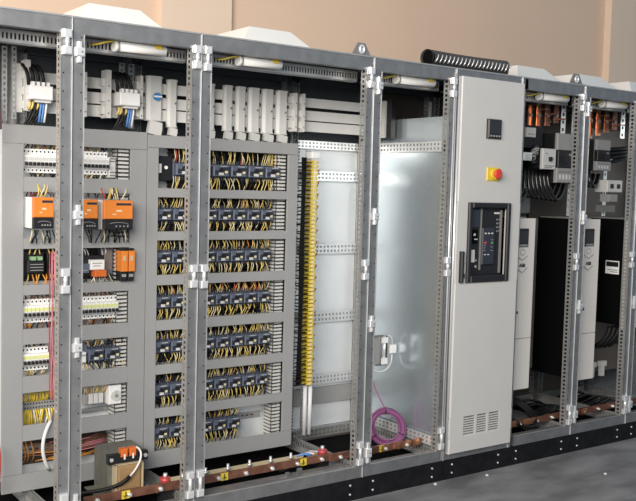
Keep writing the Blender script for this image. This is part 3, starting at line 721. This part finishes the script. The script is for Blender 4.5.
def fuse(x0, z0, label, w=.104, h=.080):
    r = thing('fuse_block', label, 'fuse block', (x0+w/2, .5, z0), 'white fuse blocks')
    part(MB('white').bbox(x0, x0+w, .455, .555, z0, z0+h*.78, .004), 'housing', r)
    mb = MB('white')
    for k in range(4): mb.box(x0+w*(.10+.22*k), x0+w*(.22+.22*k), .465, .55, z0+h*.78, z0+h)
    part(mb, 'top_lugs', r)
    mb = MB('offwhite').box(x0+w*.25, x0+w*.95, .47, .55, z0-.012, z0); part(mb, 'foot', r)
    mb = MB('wire_black')
    for k in range(4):
        x = x0+w*(.16+.22*k); mb.tube(bez((x-.012,.50,z0+h*.85),(x-.016,.48,z0+h*1.3),(x-.03,.49,z0+h*1.9),(x-.032,.54,z0+h*2.0),8), .0085, 6)
    single(mb, 'black_cables', 'black cables arching above the ' + label, 'cables', (x0+w/2, .5, z0+h), 'black cables on the fuse blocks', 'stuff')
    mb = MB('wire_yellow')
    for k in range(7):
        x = x0+w*(.1+.12*k); c = ['wire_yellow','wire_yellow','wire_black','wire_yellow','wire_blue','wire_blue','wire_white'][k]; mb.use(c)
        mb.tube(bez((x,.50,z0-.010),(x,.485,z0-.02),(x-.004,.485,z0-.03),(x-.008,.50,z0-(.045 if 'yell' in c else .10)),6), .005, 6)
    for k in range(4): mb.use('wire_black').tube(bez((x0+w*(.2+.16*k),.50,z0-.035),(x0+w*(.15+.14*k),.495,z0-.06),(x0+w*(.0+.1*k),.50,z0-.10),(x0-w*(.3-.12*k),.53,z0-.16),6), .007, 6)
    single(mb, 'fuse_wires', 'yellow, blue and black wires under the ' + label, 'wires', (x0+w/2, .5, z0-.14), 'coloured wires under fuse blocks', 'stuff')
fuse(-1.612, 1.996, 'white fuse block in the far left cabinet'); fuse(-1.183, 2.0, 'white fuse block left of the blue knob')
mb = MB('zinc_light'); perf(mb, lambda a0,a1,b0,b1: mb.box(b0, b1, .600, .603, a0, a1), 1.90, 2.22, -1.13, -1.10, .025, .5, .25); part(mb, 'upright_strip', frames[1]); mb = MB('zinc_light'); perf(mb, lambda a0,a1,b0,b1: mb.box(b0, b1, .600, .603, a0, a1), 1.90, 2.22, -1.08, -1.05, .025, .5, .25)
part(mb, 'upright_strip', frames[1])
mb = MB('zinc_light'); perf(mb, lambda a0,a1,b0,b1: mb.box(b0, b1, .47, .473, a0, a1), 1.89, 2.22, -1.735, -1.712, .025, .5, .25); part(mb, 'upright_strip', frames[0]); mb = MB('zinc_light'); perf(mb, lambda a0,a1,b0,b1: mb.box(b0, b1, .44, .443, a0, a1), 1.90, 2.22, -1.70, -1.68, .025, .5, .25)
part(mb, 'upright_strip', frames[0])

# ------------------------------------------------------------------ tall yellow terminal strip
r = thing('terminal_column', 'tall column of yellow terminals right of the wide panel', 'terminal strip', (.03, .6, .49))
part(MB('zinc_light').box(.005, .04, .603, .612, .49, 1.84), 'rail', r)
tm = MB('yellow').box(-.022, .014, -.055, .0, -.0088, .0088); tm.use('wire_cream').box(-.012, .004, -.0565, -.0548, -.005, .005); tm.use('wire_orange').box(.014, .026, -.045, -.01, -.004, .004); ty = tm.mesh('terminal')
nT = 57
for k in range(nT):
    o = part(ty, 'terminal', r); o.location = (random.uniform(-.002,.002), .0, .018+k*.0226)
part(MB('white').bbox(.0, .055, .54, .6, 1.795, 1.832, .003), 'end_block', r)
mb = MB('wire_black')
for k in range(nT):
    z = .508+k*.0226; zz = z+random.uniform(-.012,.012); mb.tube(bez((-.098,.56,zz),(-.075,.535,zz+.004),(-.04,.53,z-.004),(.004,.553,z),5), .0036, 5)
    if k % 2: mb.tube(bez((-.098,.57,zz+.008),(-.08,.55,zz-.012),(-.05,.56,z),(.004,.565,z+.004),4), .003, 5)
for k in range(5): mb.tube([(-.042+.008*k+.003*math.sin(z*9+k), .572+.004*k, z) for z in [.50+.1*j for j in range(14)]], .0045, 5)
mb.use('wire_red')
for k in range(0, nT, 3): z = .508+k*.0226; mb.tube(bez((.066,.575,z),(.08,.56,z+.01),(.085,.60,z-.01),(.088,.62,z-.03),4), .0025, 4)
single(mb, 'strip_wires', 'black wires running from the wide panel to the yellow terminals', 'wires', (-.03, .57, .5), None, 'stuff')
for x, l in ((.022, 'left'), (.058, 'right')):
    single(MB('pvc').tube([(x,.58,.20),(x,.58,.488)], .0125, 10), 'conduit', 'white plastic conduit under the yellow terminals, %s one of two' % l, 'conduit', (x,.58,.20), 'white conduits')

# ------------------------------------------------------------------ transformer
r = thing('transformer', 'small laminated transformer with orange terminals on the cabinet floor', 'transformer', (-1.19, .38, .15))
tz = .150
part(MB('core').box(-1.33, -1.07, .26, .49, tz-.006, tz), 'base_plate', r)
mb = MB('core')
for k in range(12): y = .315+k*.0140; mb.box(-1.285+(.0012 if k%2 else 0), -1.100, y, y+.0128, tz, .355-(.0012 if k%2 else 0))
part(mb, 'laminated_core', r)
part(MB('winding').bbox(-1.255, -1.130, .265, .315, .172, .300, .012), 'winding', r)
part(MB('winding').box(-1.255, -1.130, .4832, .495, .172, .300), 'winding', r)
mb = MB('tan').box(-1.262, -1.2555, .268, .314, .165, .305); mb.box(-1.1295, -1.122, .268, .314, .165, .305); mb.box(-1.262,-1.122,.268,.314,.3005,.3045); part(mb, 'bobbin', r)
mb = MB('black').box(-1.292, -1.092, .285, .314, .306, .350); bk = part(mb, 'top_bracket', r)
mb = MB('zinc_bright')
for x in (-1.278, -1.106): mb.cyl((x,.279,.328),(x,.285,.328),.010,6)
part(mb, 'bolts', bk)
mb = MB('zinc_bright'); mb.cyl((-1.27,.277,tz),(-1.27,.277,tz+.008),.010,6); mb.cyl((-1.10,.277,tz),(-1.10,.277,tz+.008),.010,6); part(mb, 'base_bolts', r)
for x in (-1.215, -1.172):
    mb = MB('orange2').bbox(x-.017, x+.017, .275, .31, .335, .375, .004); mb.use('white').box(x-.005, x+.003, .273, .2755, .325, .350); part(mb, 'terminal', r, 'orange screw terminal')
mb = MB('wire_white').tube(bez((-1.155,.285,.375),(-1.12,.25,.36),(-1.15,.24,.30),(-1.20,.245,.25),8), .005, 6); mb.use('wire_black').tube(bez((-1.20,.245,.25),(-1.25,.25,.20),(-1.32,.28,.19),(-1.44,.33,.18),8), .009, 6)
part(mb, 'lead', r)

# ------------------------------------------------------------------ floor copper bars
def bar(x0, x1, z0, z1, y, label):
    r = thing('earth_bar', label, 'copper bar', ((x0+x1)/2, y, z0), 'copper earth bars')
    part(MB('copper').box(x0, x1, y, y+.012, z0, z1), 'bar', r)
    x = x0+.06; zc = (z0+z1)/2; bm = []
    while x < x1-.03:
        mb = MB('zinc_bright').cyl((x,y-.012,zc-.002),(x,y,zc-.002),.011,6); mb.cyl((x,y-.022,zc-.002),(x,y-.012,zc-.002),.006,6); part(mb, 'bolt', r); x += .155
    return r
b1 = bar(-1.46, -.085, .182, .220, .15, 'long copper earth bar below the two windowed panels')
b2 = bar(-.105, .538, .180, .218, .138, 'copper earth bar below the purple cable coil')
b3 = bar(1.13, 1.62, .180, .218, .138, 'copper earth bar in the cabinet right of the grey door')
b4 = bar(1.60, 2.6, .180, .218, .15, 'copper earth bar under the second drive')
for b, xs_ in ((b1, (-1.262, -.745, -.275)), (b2, (.245,))):
    for x in xs_:
        y = .15 if b is b1 else .138
        mb = MB('yellow').box(x-.020, x+.020, y-.0018, y, .1815, .219); mb.use('black').box(x-.003,x+.003,y-.0024,y-.0017,.196,.214); mb.box(x-.012,x+.012,y-.0024,y-.0017,.193,.197); mb.box(x-.008,x+.008,y-.0024,y-.0017,.188,.191); mb.box(x-.004,x+.004,y-.0024,y-.0017,.184,.186)
        part(mb, 'earth_sticker', b, 'yellow sticker with black earth symbol')
for b, xs_ in ((b2, (.28,.36,.44,.50)), (b3, (1.30,1.42)), (b4, (1.86,1.98))):
    mb = MB('copper_bright')
    for x in xs_: mb.box(x-.030, x+.012, .130, .1375, .183, .222, Matrix.Rotation(random.uniform(-.2,.2), 3, 'Y'))
    part(mb, 'bright_lugs', b)
for k, (x, l) in enumerate(((-1.045, 'red ribbed insulator beside the transformer'), (-.125, 'red ribbed insulator near the blue wire ends'))):
    r = thing('insulator', l, 'insulator', (x, .20, ZB), 'red bar insulators')
    part(MB('black').box(x-.03, x+.03, .168, .212, .106, .186), 'foot', r); part(MB('red').tube([(x,.19,.186),(x,.19,.200),(x,.19,.204),(x,.19,.212),(x,.19,.216),(x,.19,.236)], [.026,.026,.021,.021,.026,.024], 14), 'body', r)
    part(MB('zinc_bright').cyl((x,.19,.236),(x,.19,.254),.010,6), 'stud', r)
mb = MB('tan').box(-.95, -.14, .345, .352, .150, .172); rr = thing('clamp_rail', 'long beige cable clamp rail behind the copper bar', 'rail', (-.55, .35, .15)); part(mb, 'rail', rr)
for k in range(6):
    x = -.88+k*.13; mb = MB('zinc_bright').cyl((x,.335,.158),(x,.335,.195),.007,6); mb.cyl((x,.335,.165),(x,.335,.176),.012,6); part(mb, 'clamp_bolt', rr)
mb = MB('wire_blue')
for k in range(6):
    mb.use(['wire_blue','wire_blue','wire_white','wire_orange','wire_blue','wire_white'][k]); x = -.25+k*.016; mb.tube(bez((x,.25,.200+.003*k),(x+.02,.24,.215),(x+.045,.225,.215),(x+.06,.22,.205),6), .0055, 6)
single(mb, 'blue_wire_ends', 'blue and white wire ends beside the red insulator', 'wires', (-.2, .235, .20), None, 'stuff')
mb = MB('wire_black')
for k in range(16):
    x = random.uniform(-.9,-.34); y = random.uniform(.25,.42); mb.tube(bez((x,y,.13),(x+.08,y-.05,.155),(x+.16,y+.03,.15),(x+.26,y,.13),6), .007, 6)
single(mb, 'floor_cables', 'black cables lying in the base of the wide cabinet', 'cables', (-.55, .33, .12), None, 'stuff')

# ------------------------------------------------------------------ bare bay: coil and sensor
r = thing('cable_coil', 'coiled purple cable standing against the shiny side wall', 'cable coil', (.435, .33, .14))
u = Vector((.83,-.55,0)).normalized(); w = Vector((0,.12,1)).normalized(); c0 = Vector((.435,.33,.250)); nn = u.cross(w)
for k in range(10):
    R = .074+.0078*(k % 5); sh = nn*(.009*(k//3)-.012)
    q = random.uniform(0,6); pts = [c0+sh+u*(R*(1+.03*math.sin(2*t+q)))*math.cos(t)+w*(R*1.05*(1+.03*math.cos(3*t+q)))*math.sin(t) for t in [2*math.pi*j/36 for j in range(36)]]
    part(MB('purple' if k % 3 else 'purple_dark').tube(pts, .0040, 6, closed=True), 'cable_turn', r)
for an in (1.6, 3.7, 5.9):
    p = c0+u*.093*math.cos(an)+w*.098*math.sin(an); d = (u*math.cos(an)+w*math.sin(an))
    pts = [p+d*.019*math.cos(t)+nn*.02*math.sin(t) for t in [k*.6283 for k in range(10)]]; part(MB('black').tube(pts, .0028, 5, closed=True), 'cable_tie', r)
part(MB('purple').tube(bez(c0+w*.095,(.40,.36,.42),(.39,.38,.45),(.37,.40,.53),8), .004, 6), 'cable_tail', r)
r = thing('door_sensor', 'grey bracketed sensor with white plug and looped lead on side wall', 'sensor', (.47, .42, .56))
mb = MB('midgrey').cyl((.43,.40,.60),(.43,.40,.775),.007,8); mb.use('zinc_bright').cyl((.455,.40,.60),(.455,.40,.775),.008,8); mb.use('black').cyl((.475,.405,.60),(.475,.405,.775),.005,8); mb.use('midgrey').box(.345,.47,.412,.428,.770,.778); mb.box(.41,.475,.412,.428,.598,.606); part(mb, 'bracket', r)
part(MB('grey').box(.36, .425, .40, .44, .61, .765), 'housing', r)
mb = MB('white').box(.428, .470, .385, .425, .735, .768); mb.box(.428, .470, .385, .425, .61, .645); part(mb, 'clamps', r)
part(MB('white').bbox(.505, .552, .40, .44, .665, .715, .004), 'plug', r)
part(MB('wire_white').tube(bez((.53,.42,.665),(.54,.41,.55),(.40,.40,.53),(.355,.42,.61),12), .005, 6), 'lead', r)
part(MB('wire_white').tube(bez((.46,.42,.745),(.48,.41,.79),(.53,.41,.78),(.53,.42,.715),8), .004, 6), 'lead', r)
mb = MB('wire_black').tube(bez((.36,.40,.56),(.35,.38,.50),(.37,.38,.46),(.355,.40,.40),8), .006, 6); part(mb, 'black_lead', r)

# ------------------------------------------------------------------ drives
def drive(x0, x1, z0, z1, label, y0=.10, dep=.32, split=.30, sticker=False):
    r = thing('motor_drive', label, 'motor drive', ((x0+x1)/2, y0+dep/2, z0), 'tall motor drives'); w = x1-x0
    part(MB('blackmatte').box(x0, x1, y0+.022, y0+dep, z0+.02, z1), 'black_body', r)
    zs = z0+(z1-z0)*split
    fr = part(MB('drive_white').bbox(x0, x1, y0, y0+.0215, zs+.0015, z1, .003), 'front_cover', r, 'off white front cover')
    part(MB('drive_white').bbox(x0, x1, y0, y0+.0215, z0, zs-.0015, .003), 'lower_cover', r)
    xc = x0+w*.52
    xk0, xk1 = xc-.046, xc+.046
    mb = MB('black').bbox(xk0, xk1, y0-.010, y0, z1-.175, z1-.062, .003); mb.use('display_dark').box(xk0+.008, xk1-.008, y0-.0112, y0-.0098, z1-.150, z1-.078); mb.use('grey').box(xk0+.01,xk1-.01,y0-.0115,y0-.0098,z1-.170,z1-.158)
    part(mb, 'display', fr, 'black keypad display')
    for zt, ml in ((z1-.176, 'keypad_base'), (z1-.250, 'badge')):
        mb = MB('drive_white').prism([(xk0,zt),(xk0,zt-.052),(xc,zt-.080),(xk1,zt-.052),(xk1,zt)], 'y', y0-.006, y0); mb.use('midgrey')
        mb.tube([(xk0,y0-.006,zt-.052),(xc,y0-.006,zt-.080),(xk1,y0-.006,zt-.052)], .002, 4)
        o = part(mb, ml, fr)
        if ml == 'keypad_base':
            part(MB('grey').tube([(xc+.022*math.cos(t),y0-.007,zt-.030+.018*math.sin(t)) for t in [k*.5236 for k in range(12)]], .002, 4, closed=True), 'ring_button', fr)
    # logo letters
    cu = bpy.data.curves.new('logo', 'FONT'); cu.body = 'ABB'; cu.size = .030; cu.align_x = 'CENTER'; cu.extrude = .0008; cu.offset = .0009
    tmp = bpy.data.objects.new('logo_tmp', cu); COL.objects.link(tmp); bpy.context.view_layer.update()
    me = bpy.data.meshes.new_from_object(tmp.evaluated_get(bpy.context.evaluated_depsgraph_get())); bpy.data.objects.remove(tmp)
    me.materials.clear(); me.materials.append(M['black'])
    for v in me.vertices: x, y, z = v.co; v.co = (x+xc-off(r).x, y0-.0072-z-off(r).y, y+z1-.296-off(r).z)
    part(me, 'logo', fr, 'dark maker lettering on the badge')
    mb = MB('black').box(x0+w*.36, x0+w*.46, y0-.0012, y0+.001, zs+.155, zs+.172); mb.use('grey').box(x0+w*.16, x0+w*.2, y0-.0012, y0+.001, zs+.15, zs+.24); part(mb, 'lock_mark', fr)
    if sticker:
        mb = MB('white').box(x0-.0012, x0, y0+.05, y0+.16, z1-.375, z1-.285); mb.use('black').box(x0-.0018, x0-.0011, y0+.056, y0+.154, z1-.325, z1-.292); mb.use('midgrey').box(x0-.0018,x0-.0011,y0+.06,y0+.14,z1-.350,z1-.345); mb.box(x0-.0018,x0-.0011,y0+.06,y0+.12,z1-.363,z1-.358)
        part(mb, 'warning_sticker', r, 'white warning sticker on the black side')
    mb = MB('midgrey').box(x0+.012, x1-.012, y0+dep, y0+dep+.06, z0+.03, z1-.01); mb.use('zinc_light').box(x0+.006, x0+.0115, y0+dep+.03, y0+dep+.04, z0+.03, z1-.02); part(mb, 'heat_sink', r)
    mb = MB('zinc_light').box(x0+.02, x1-.02, y0+.06, y0+dep, z1, z1+.006); part(mb, 'top_flange', r)
    return r
drive(1.142, 1.377, .425, 1.480, 'tall off white drive partly behind the closed grey door')
drive(1.765, 2.000, .425, 1.476, 'tall off white drive between the two right posts', split=.29)
drive(2.285, 2.520, .735, 1.474, 'shorter drive at right edge with a stickered black side', split=.50, sticker=True)

# ------------------------------------------------------------------ right-hand cabinets: switchgear above the drives
def backplate(x0, x1, z0, z1, y, label): single(MB('brown_plate').box(x0, x1, y, y+.004, z0, z1), 'mounting_plate', label, 'mounting plate', ((x0+x1)/2, y, z0))
backplate(1.16, 1.74, .40, 2.10, .50, 'brownish steel mounting plate behind the left drive')
backplate(1.76, 2.30, .40, 2.10, .50, 'brownish steel mounting plate behind the second drive')
backplate(2.32, 2.78, .40, 2.10, .50, 'brownish steel mounting plate behind the stickered drive')
def breaker3(x0, x1, z0, z1, y0, label):
    h = z1-z0; w = x1-x0; r = thing('power_breaker', label, 'circuit breaker', ((x0+x1)/2, y0+.07, z0), 'grey moulded case breakers')
    part(MB('black').bbox(x0, x1, y0+.0202, y0+.15, z0, z1, .004), 'case', r)
    mb = MB('grey').bbox(x0, x1, y0, y0+.02, z0+h*.66, z1, .004); part(mb, 'upper_shield', r)
    mb = MB('grey').bbox(x0-.004, x1+.004, y0-.006, y0+.02, z0, z0+h*.30, .004); mb.use('offwhite')
    for k in range(4): mb.box(x0+w*(.12+.2*k), x0+w*(.22+.2*k), y0-.0075, y0-.0055, z0+h*.07, z0+h*.17)
    mb.use('midgrey').box(x0+w*.1, x1-w*.1, y0-.007, y0-.0055, z0+h*.21, z0+h*.23)
    part(mb, 'lower_shield', r)
    part(MB('black').bbox(x0+w*.05, x1, y0-.002, y0+.02, z0+h*.31, z0+h*.65, .004), 'front_panel', r)
    mb = MB('black').box(x0+w*.35, x0+w*.65, y0-.026, y0-.002, z0+h*.40, z0+h*.55); mb.use('grey').box(x0+w*.70,x0+w*.85,y0-.004,y0-.0015,z0+h*.42,z0+h*.60); part(mb, 'handle', r)
breaker3(1.665, 1.825, 1.705, 2.020, .20, 'large grey moulded breaker left of the right-hand double post')
breaker3(2.055, 2.200, 1.795, 2.000, .20, 'grey moulded breaker in the second cabinet right of door')
r = thing('small_breaker', 'pale grey moulded breaker with printed face beside the black cables', 'circuit breaker', (1.595, .25, 1.787))
part(MB('offwhite').bbox(1.530, 1.655, .20, .222, 1.787, 1.917, .004), 'front', r); part(MB('black').box(1.532, 1.653, .2222, .32, 1.79, 1.915), 'case', r)
mb = MB('black').box(1.585, 1.605, .185, .20, 1.838, 1.865); part(mb, 'toggle', r)
mb = MB('midgrey').box(1.555, 1.575, .1985, .2005, 1.883, 1.888); mb.box(1.625, 1.635, .1985, .2005, 1.850, 1.856); mb.box(1.55, 1.64, .1985, .2005, 1.806, 1.811); mb.box(1.55, 1.62, .1985, .2005, 1.797, 1.801); part(mb, 'printed_marks', r)
def copper(x, z0, z1, y, label):
    r = thing('copper_links', label, 'copper bar', (x+.06, y, z0), 'bent copper links')
    for k in range(4):
        mb = MB('copper_bright' if k < 2 else 'copper'); xx = x+k*.048
        mb.box(xx, xx+.044, y-.03*k, y-.03*k+.008, z0+.02*k, z1); mb.box(xx, xx+.038, y-.03*k-.07, y-.03*k, z1-.008-.03*k, z1-.03*k); part(mb, 'link', r)
    mb = MB('zinc_light')
    for k in range(4): mb.cyl((x+k*.048+.019, y-.03*k-.010, z1-.07), (x+k*.048+.019, y-.03*k, z1-.07), .009, 6)
    part(mb, 'bolts', r)
copper(1.56, 2.03, 2.205, .36, 'bent copper links at the top right of the grey door'); copper(2.16, 2.02, 2.205, .36, 'bent copper links at the top of the second cabinet right of door')
def strip(x0, x1, z0, z1, y, parent):
    mb = MB('zinc_bright'); perf(mb, lambda a0,a1,b0,b1: mb.box(b0, b1, y, y+.003, a0, a1), z0, z1, x0, x1, .045, .42, .28); part(mb, 'perforated_strip', parent)
strip(1.806, 1.850, 2.030, 2.225, .30, frames[6]); strip(1.915, 1.94, 2.02, 2.225, .30, frames[6]); strip(1.955, 1.995, 2.02, 2.225, .28, frames[6])
strip(2.43, 2.475, 2.03, 2.225, .30, frames[7]); strip(2.285, 2.32, 1.49, 1.80, .312, frames[7]); strip(1.905, 1.925, 1.49, 1.70, .30, frames[6])
duct(1.945, 2.005, 1.49, 1.71, 'short slotted duct under the large grey moulded breaker', 'grey', .27, .34)
mb = MB('cable_gloss')
def loops(mb, x, y, z, n, sx, dz):
    for k in range(n):
        o = .032*k; mb.tube(bez((x+o*1.1, y, z), (x-.05+o*1.3, y-.05, z-dz*1.1-.01*k), (x+.02+o*1.5, y-.04, z-dz*1.5), (x+.10+o*1.7, y+.02, z-dz*.3), 12), .015, 8)
loops(mb, 1.44, .27, 1.79, 7, 0, .17); mb.tube(bez((1.42,.26,1.68),(1.36,.2,1.62),(1.30,.2,1.60),(1.22,.22,1.55),8), .016, 8); mb.tube(bez((1.46,.26,1.66),(1.38,.2,1.60),(1.32,.2,1.57),(1.22,.24,1.52),8), .016, 8)
single(mb, 'power_cables', 'thick black power cables looping below the pale moulded breaker', 'cables', (1.5, .26, 1.55), None, 'stuff')
mb = MB('cable_gloss'); loops(mb, 1.99, .27, 1.80, 3, 0, .10)
for k in range(4): mb.tube(bez((2.23,.26,1.94-.028*k),(2.32,.22,1.95-.028*k),(2.42,.22,1.96-.02*k),(2.56,.26,1.97-.02*k),8), .014, 8)
single(mb, 'power_cables', 'black power cables around the grey breaker of the second right cabinet', 'cables', (2.2, .25, 1.7), None, 'stuff')
mb = MB('zinc_light')
for k in range(9):
    x = 1.40+random.uniform(0,.13); z = 1.80+random.uniform(0,.12); mb.use(random.choice(['zinc_light','black','grey'])); mb.tube(bez((x,.27,z),(x+.02,.23,z+.03),(x+.05,.23,z+.02),(x+.06,.28,z-.02),5), .008, 6)
single(mb, 'cable_lugs', 'jumble of cable lugs left of the pale moulded breaker', 'cables', (1.46, .27, 1.79), None, 'stuff')
r = thing('contactor_unit', 'grey contactor right of the grey door below the copper', 'contactor', (1.47, .3, 1.95))
part(MB('black').box(1.40, 1.60, .27, .40, 1.92, 2.06), 'base', r); part(MB('offwhite').bbox(1.43, 1.515, .25, .27, 1.985, 2.045, .003), 'front', r); part(MB('grey').box(1.44,1.50,.2485,.2502,2.0,2.006), 'marking', r)
r = thing('auxiliary_contact', 'small white auxiliary contact at the edge of the grey door', 'contact', (1.39, .22, 1.83)); part(MB('white').bbox(1.352, 1.432, .20, .26, 1.835, 1.885, .003), 'housing', r); part(MB('offwhite').box(1.37, 1.415, .19, .20, 1.845, 1.875), 'front', r)
single(MB('blackmatte').box(1.36, 1.66, .40, .42, 1.70, 2.0), 'shade_sheet', 'black sheet added as shade behind the pale moulded breaker', 'shade_sheet', (1.5,.41,1.70))  # black sheet added to darken the bay behind the breaker
single(MB('blackmatte').box(1.84, 2.03, .34, .36, 1.72, 2.02), 'shade_sheet', 'black sheet added as shade behind the large grey breaker', 'shade_sheet', (1.93,.35,1.72))  # second added black sheet, deepening the dark behind the large breaker
single(MB('zinc').box(1.40, 1.74, .475, .48, 1.50, 1.62), 'bracket_plate', 'bare metal plate below the looping black cables', 'plate', (1.57,.477,1.50))
r = thing('white_contactor', 'white contactor with black openings at the right picture edge', 'contactor', (2.25, .2, 1.63))
part(MB('offwhite').bbox(2.185, 2.345, .20, .30, 1.655, 1.735, .004), 'body', r); mb = MB('black').box(2.215, 2.245, .195, .20, 1.68, 1.71); mb.box(2.285, 2.315, .195, .20, 1.68, 1.71); part(mb, 'openings', r); part(MB('grey').bbox(2.215, 2.305, .205, .28, 1.590, 1.640, .003), 'lower_block', r)
single(MB('midgrey').box(2.20, 2.33, .24, .30, 1.52, 1.565), 'terminal_block', 'dark terminal block above the stickered drive', 'terminal block', (2.26,.27,1.52))
single(MB('offwhite').box(2.16, 2.36, .24, .30, 1.862, 1.880), 'cross_bar', 'pale cross bar behind the cables of the second right cabinet', 'bar', (2.26,.27,1.862))
# below the drives
mb = MB('wire_black')
for k in range(3):
    R = .085+.012*k; mb.tube([(1.42+R*math.cos(t), .20+.10*math.sin(t), .19+.035+.07*math.sin(t)+.01*k) for t in [j*.3142 for j in range(20)]], .011, 8, closed=True)
single(mb, 'cable_loop', 'coiled black cable on the floor below the left drive', 'cable', (1.42,.2,.15))
mb = MB('wire_black')
for k in range(36):
    x = (1.15, 1.71, 2.27)[k % 3]+random.uniform(0,.12); y = random.uniform(.22,.7); mb.tube(bez((x,y,.13),(x+.1,y-.08,.19),(x+.22,y+.05,.18),(x+.34,y,.13),7), .010, 6)
single(mb, 'floor_cables', 'black cables lying in the base of the drive cabinets', 'cables', (1.9,.4,.12), None, 'stuff')
mb = MB('wire_black')
for k in range(4): mb.tube(bez((2.31+.05*k,.22,.735),(2.31+.05*k,.22,.66),(2.27+.05*k,.25,.62),(2.26+.05*k,.30,.58),7), .015, 8)
single(mb, 'drive_cables', 'thick black cables leaving the bottom of the stickered drive', 'cables', (2.38,.25,.58), None, 'stuff')
r = thing('cable_clamp_rail', 'cable clamp rail with pale clamps below the stickered drive', 'rail', (2.30,.32,.38)); part(MB('brown_plate').box(2.10, 2.60, .32, .33, .40, .58), 'plate', r)
for k in range(3): x = 2.12+k*.11; mb = MB('offwhite').box(x, x+.035, .295, .32, .37, .44); mb.box(x-.012, x+.05, .29, .32, .44, .475); part(mb, 'clamp', r)

# scraps on the hall floor
for x, y, l in ((.87, -.06, 'small white scrap on the concrete floor in front of the grey door'), (1.50, -.40, 'small white scrap on the concrete floor near the right picture edge'), (.50, -.025, 'small white scrap on the concrete floor by the coil cabinet plinth')):
    single(MB('white').prism([(x-.011,y-.006),(x+.004,y-.009),(x+.012,y+.002),(x-.003,y+.008)], 'z', .0, .006), 'paper_scrap', l, 'scrap', (x, y, 0), 'white scraps on the floor')
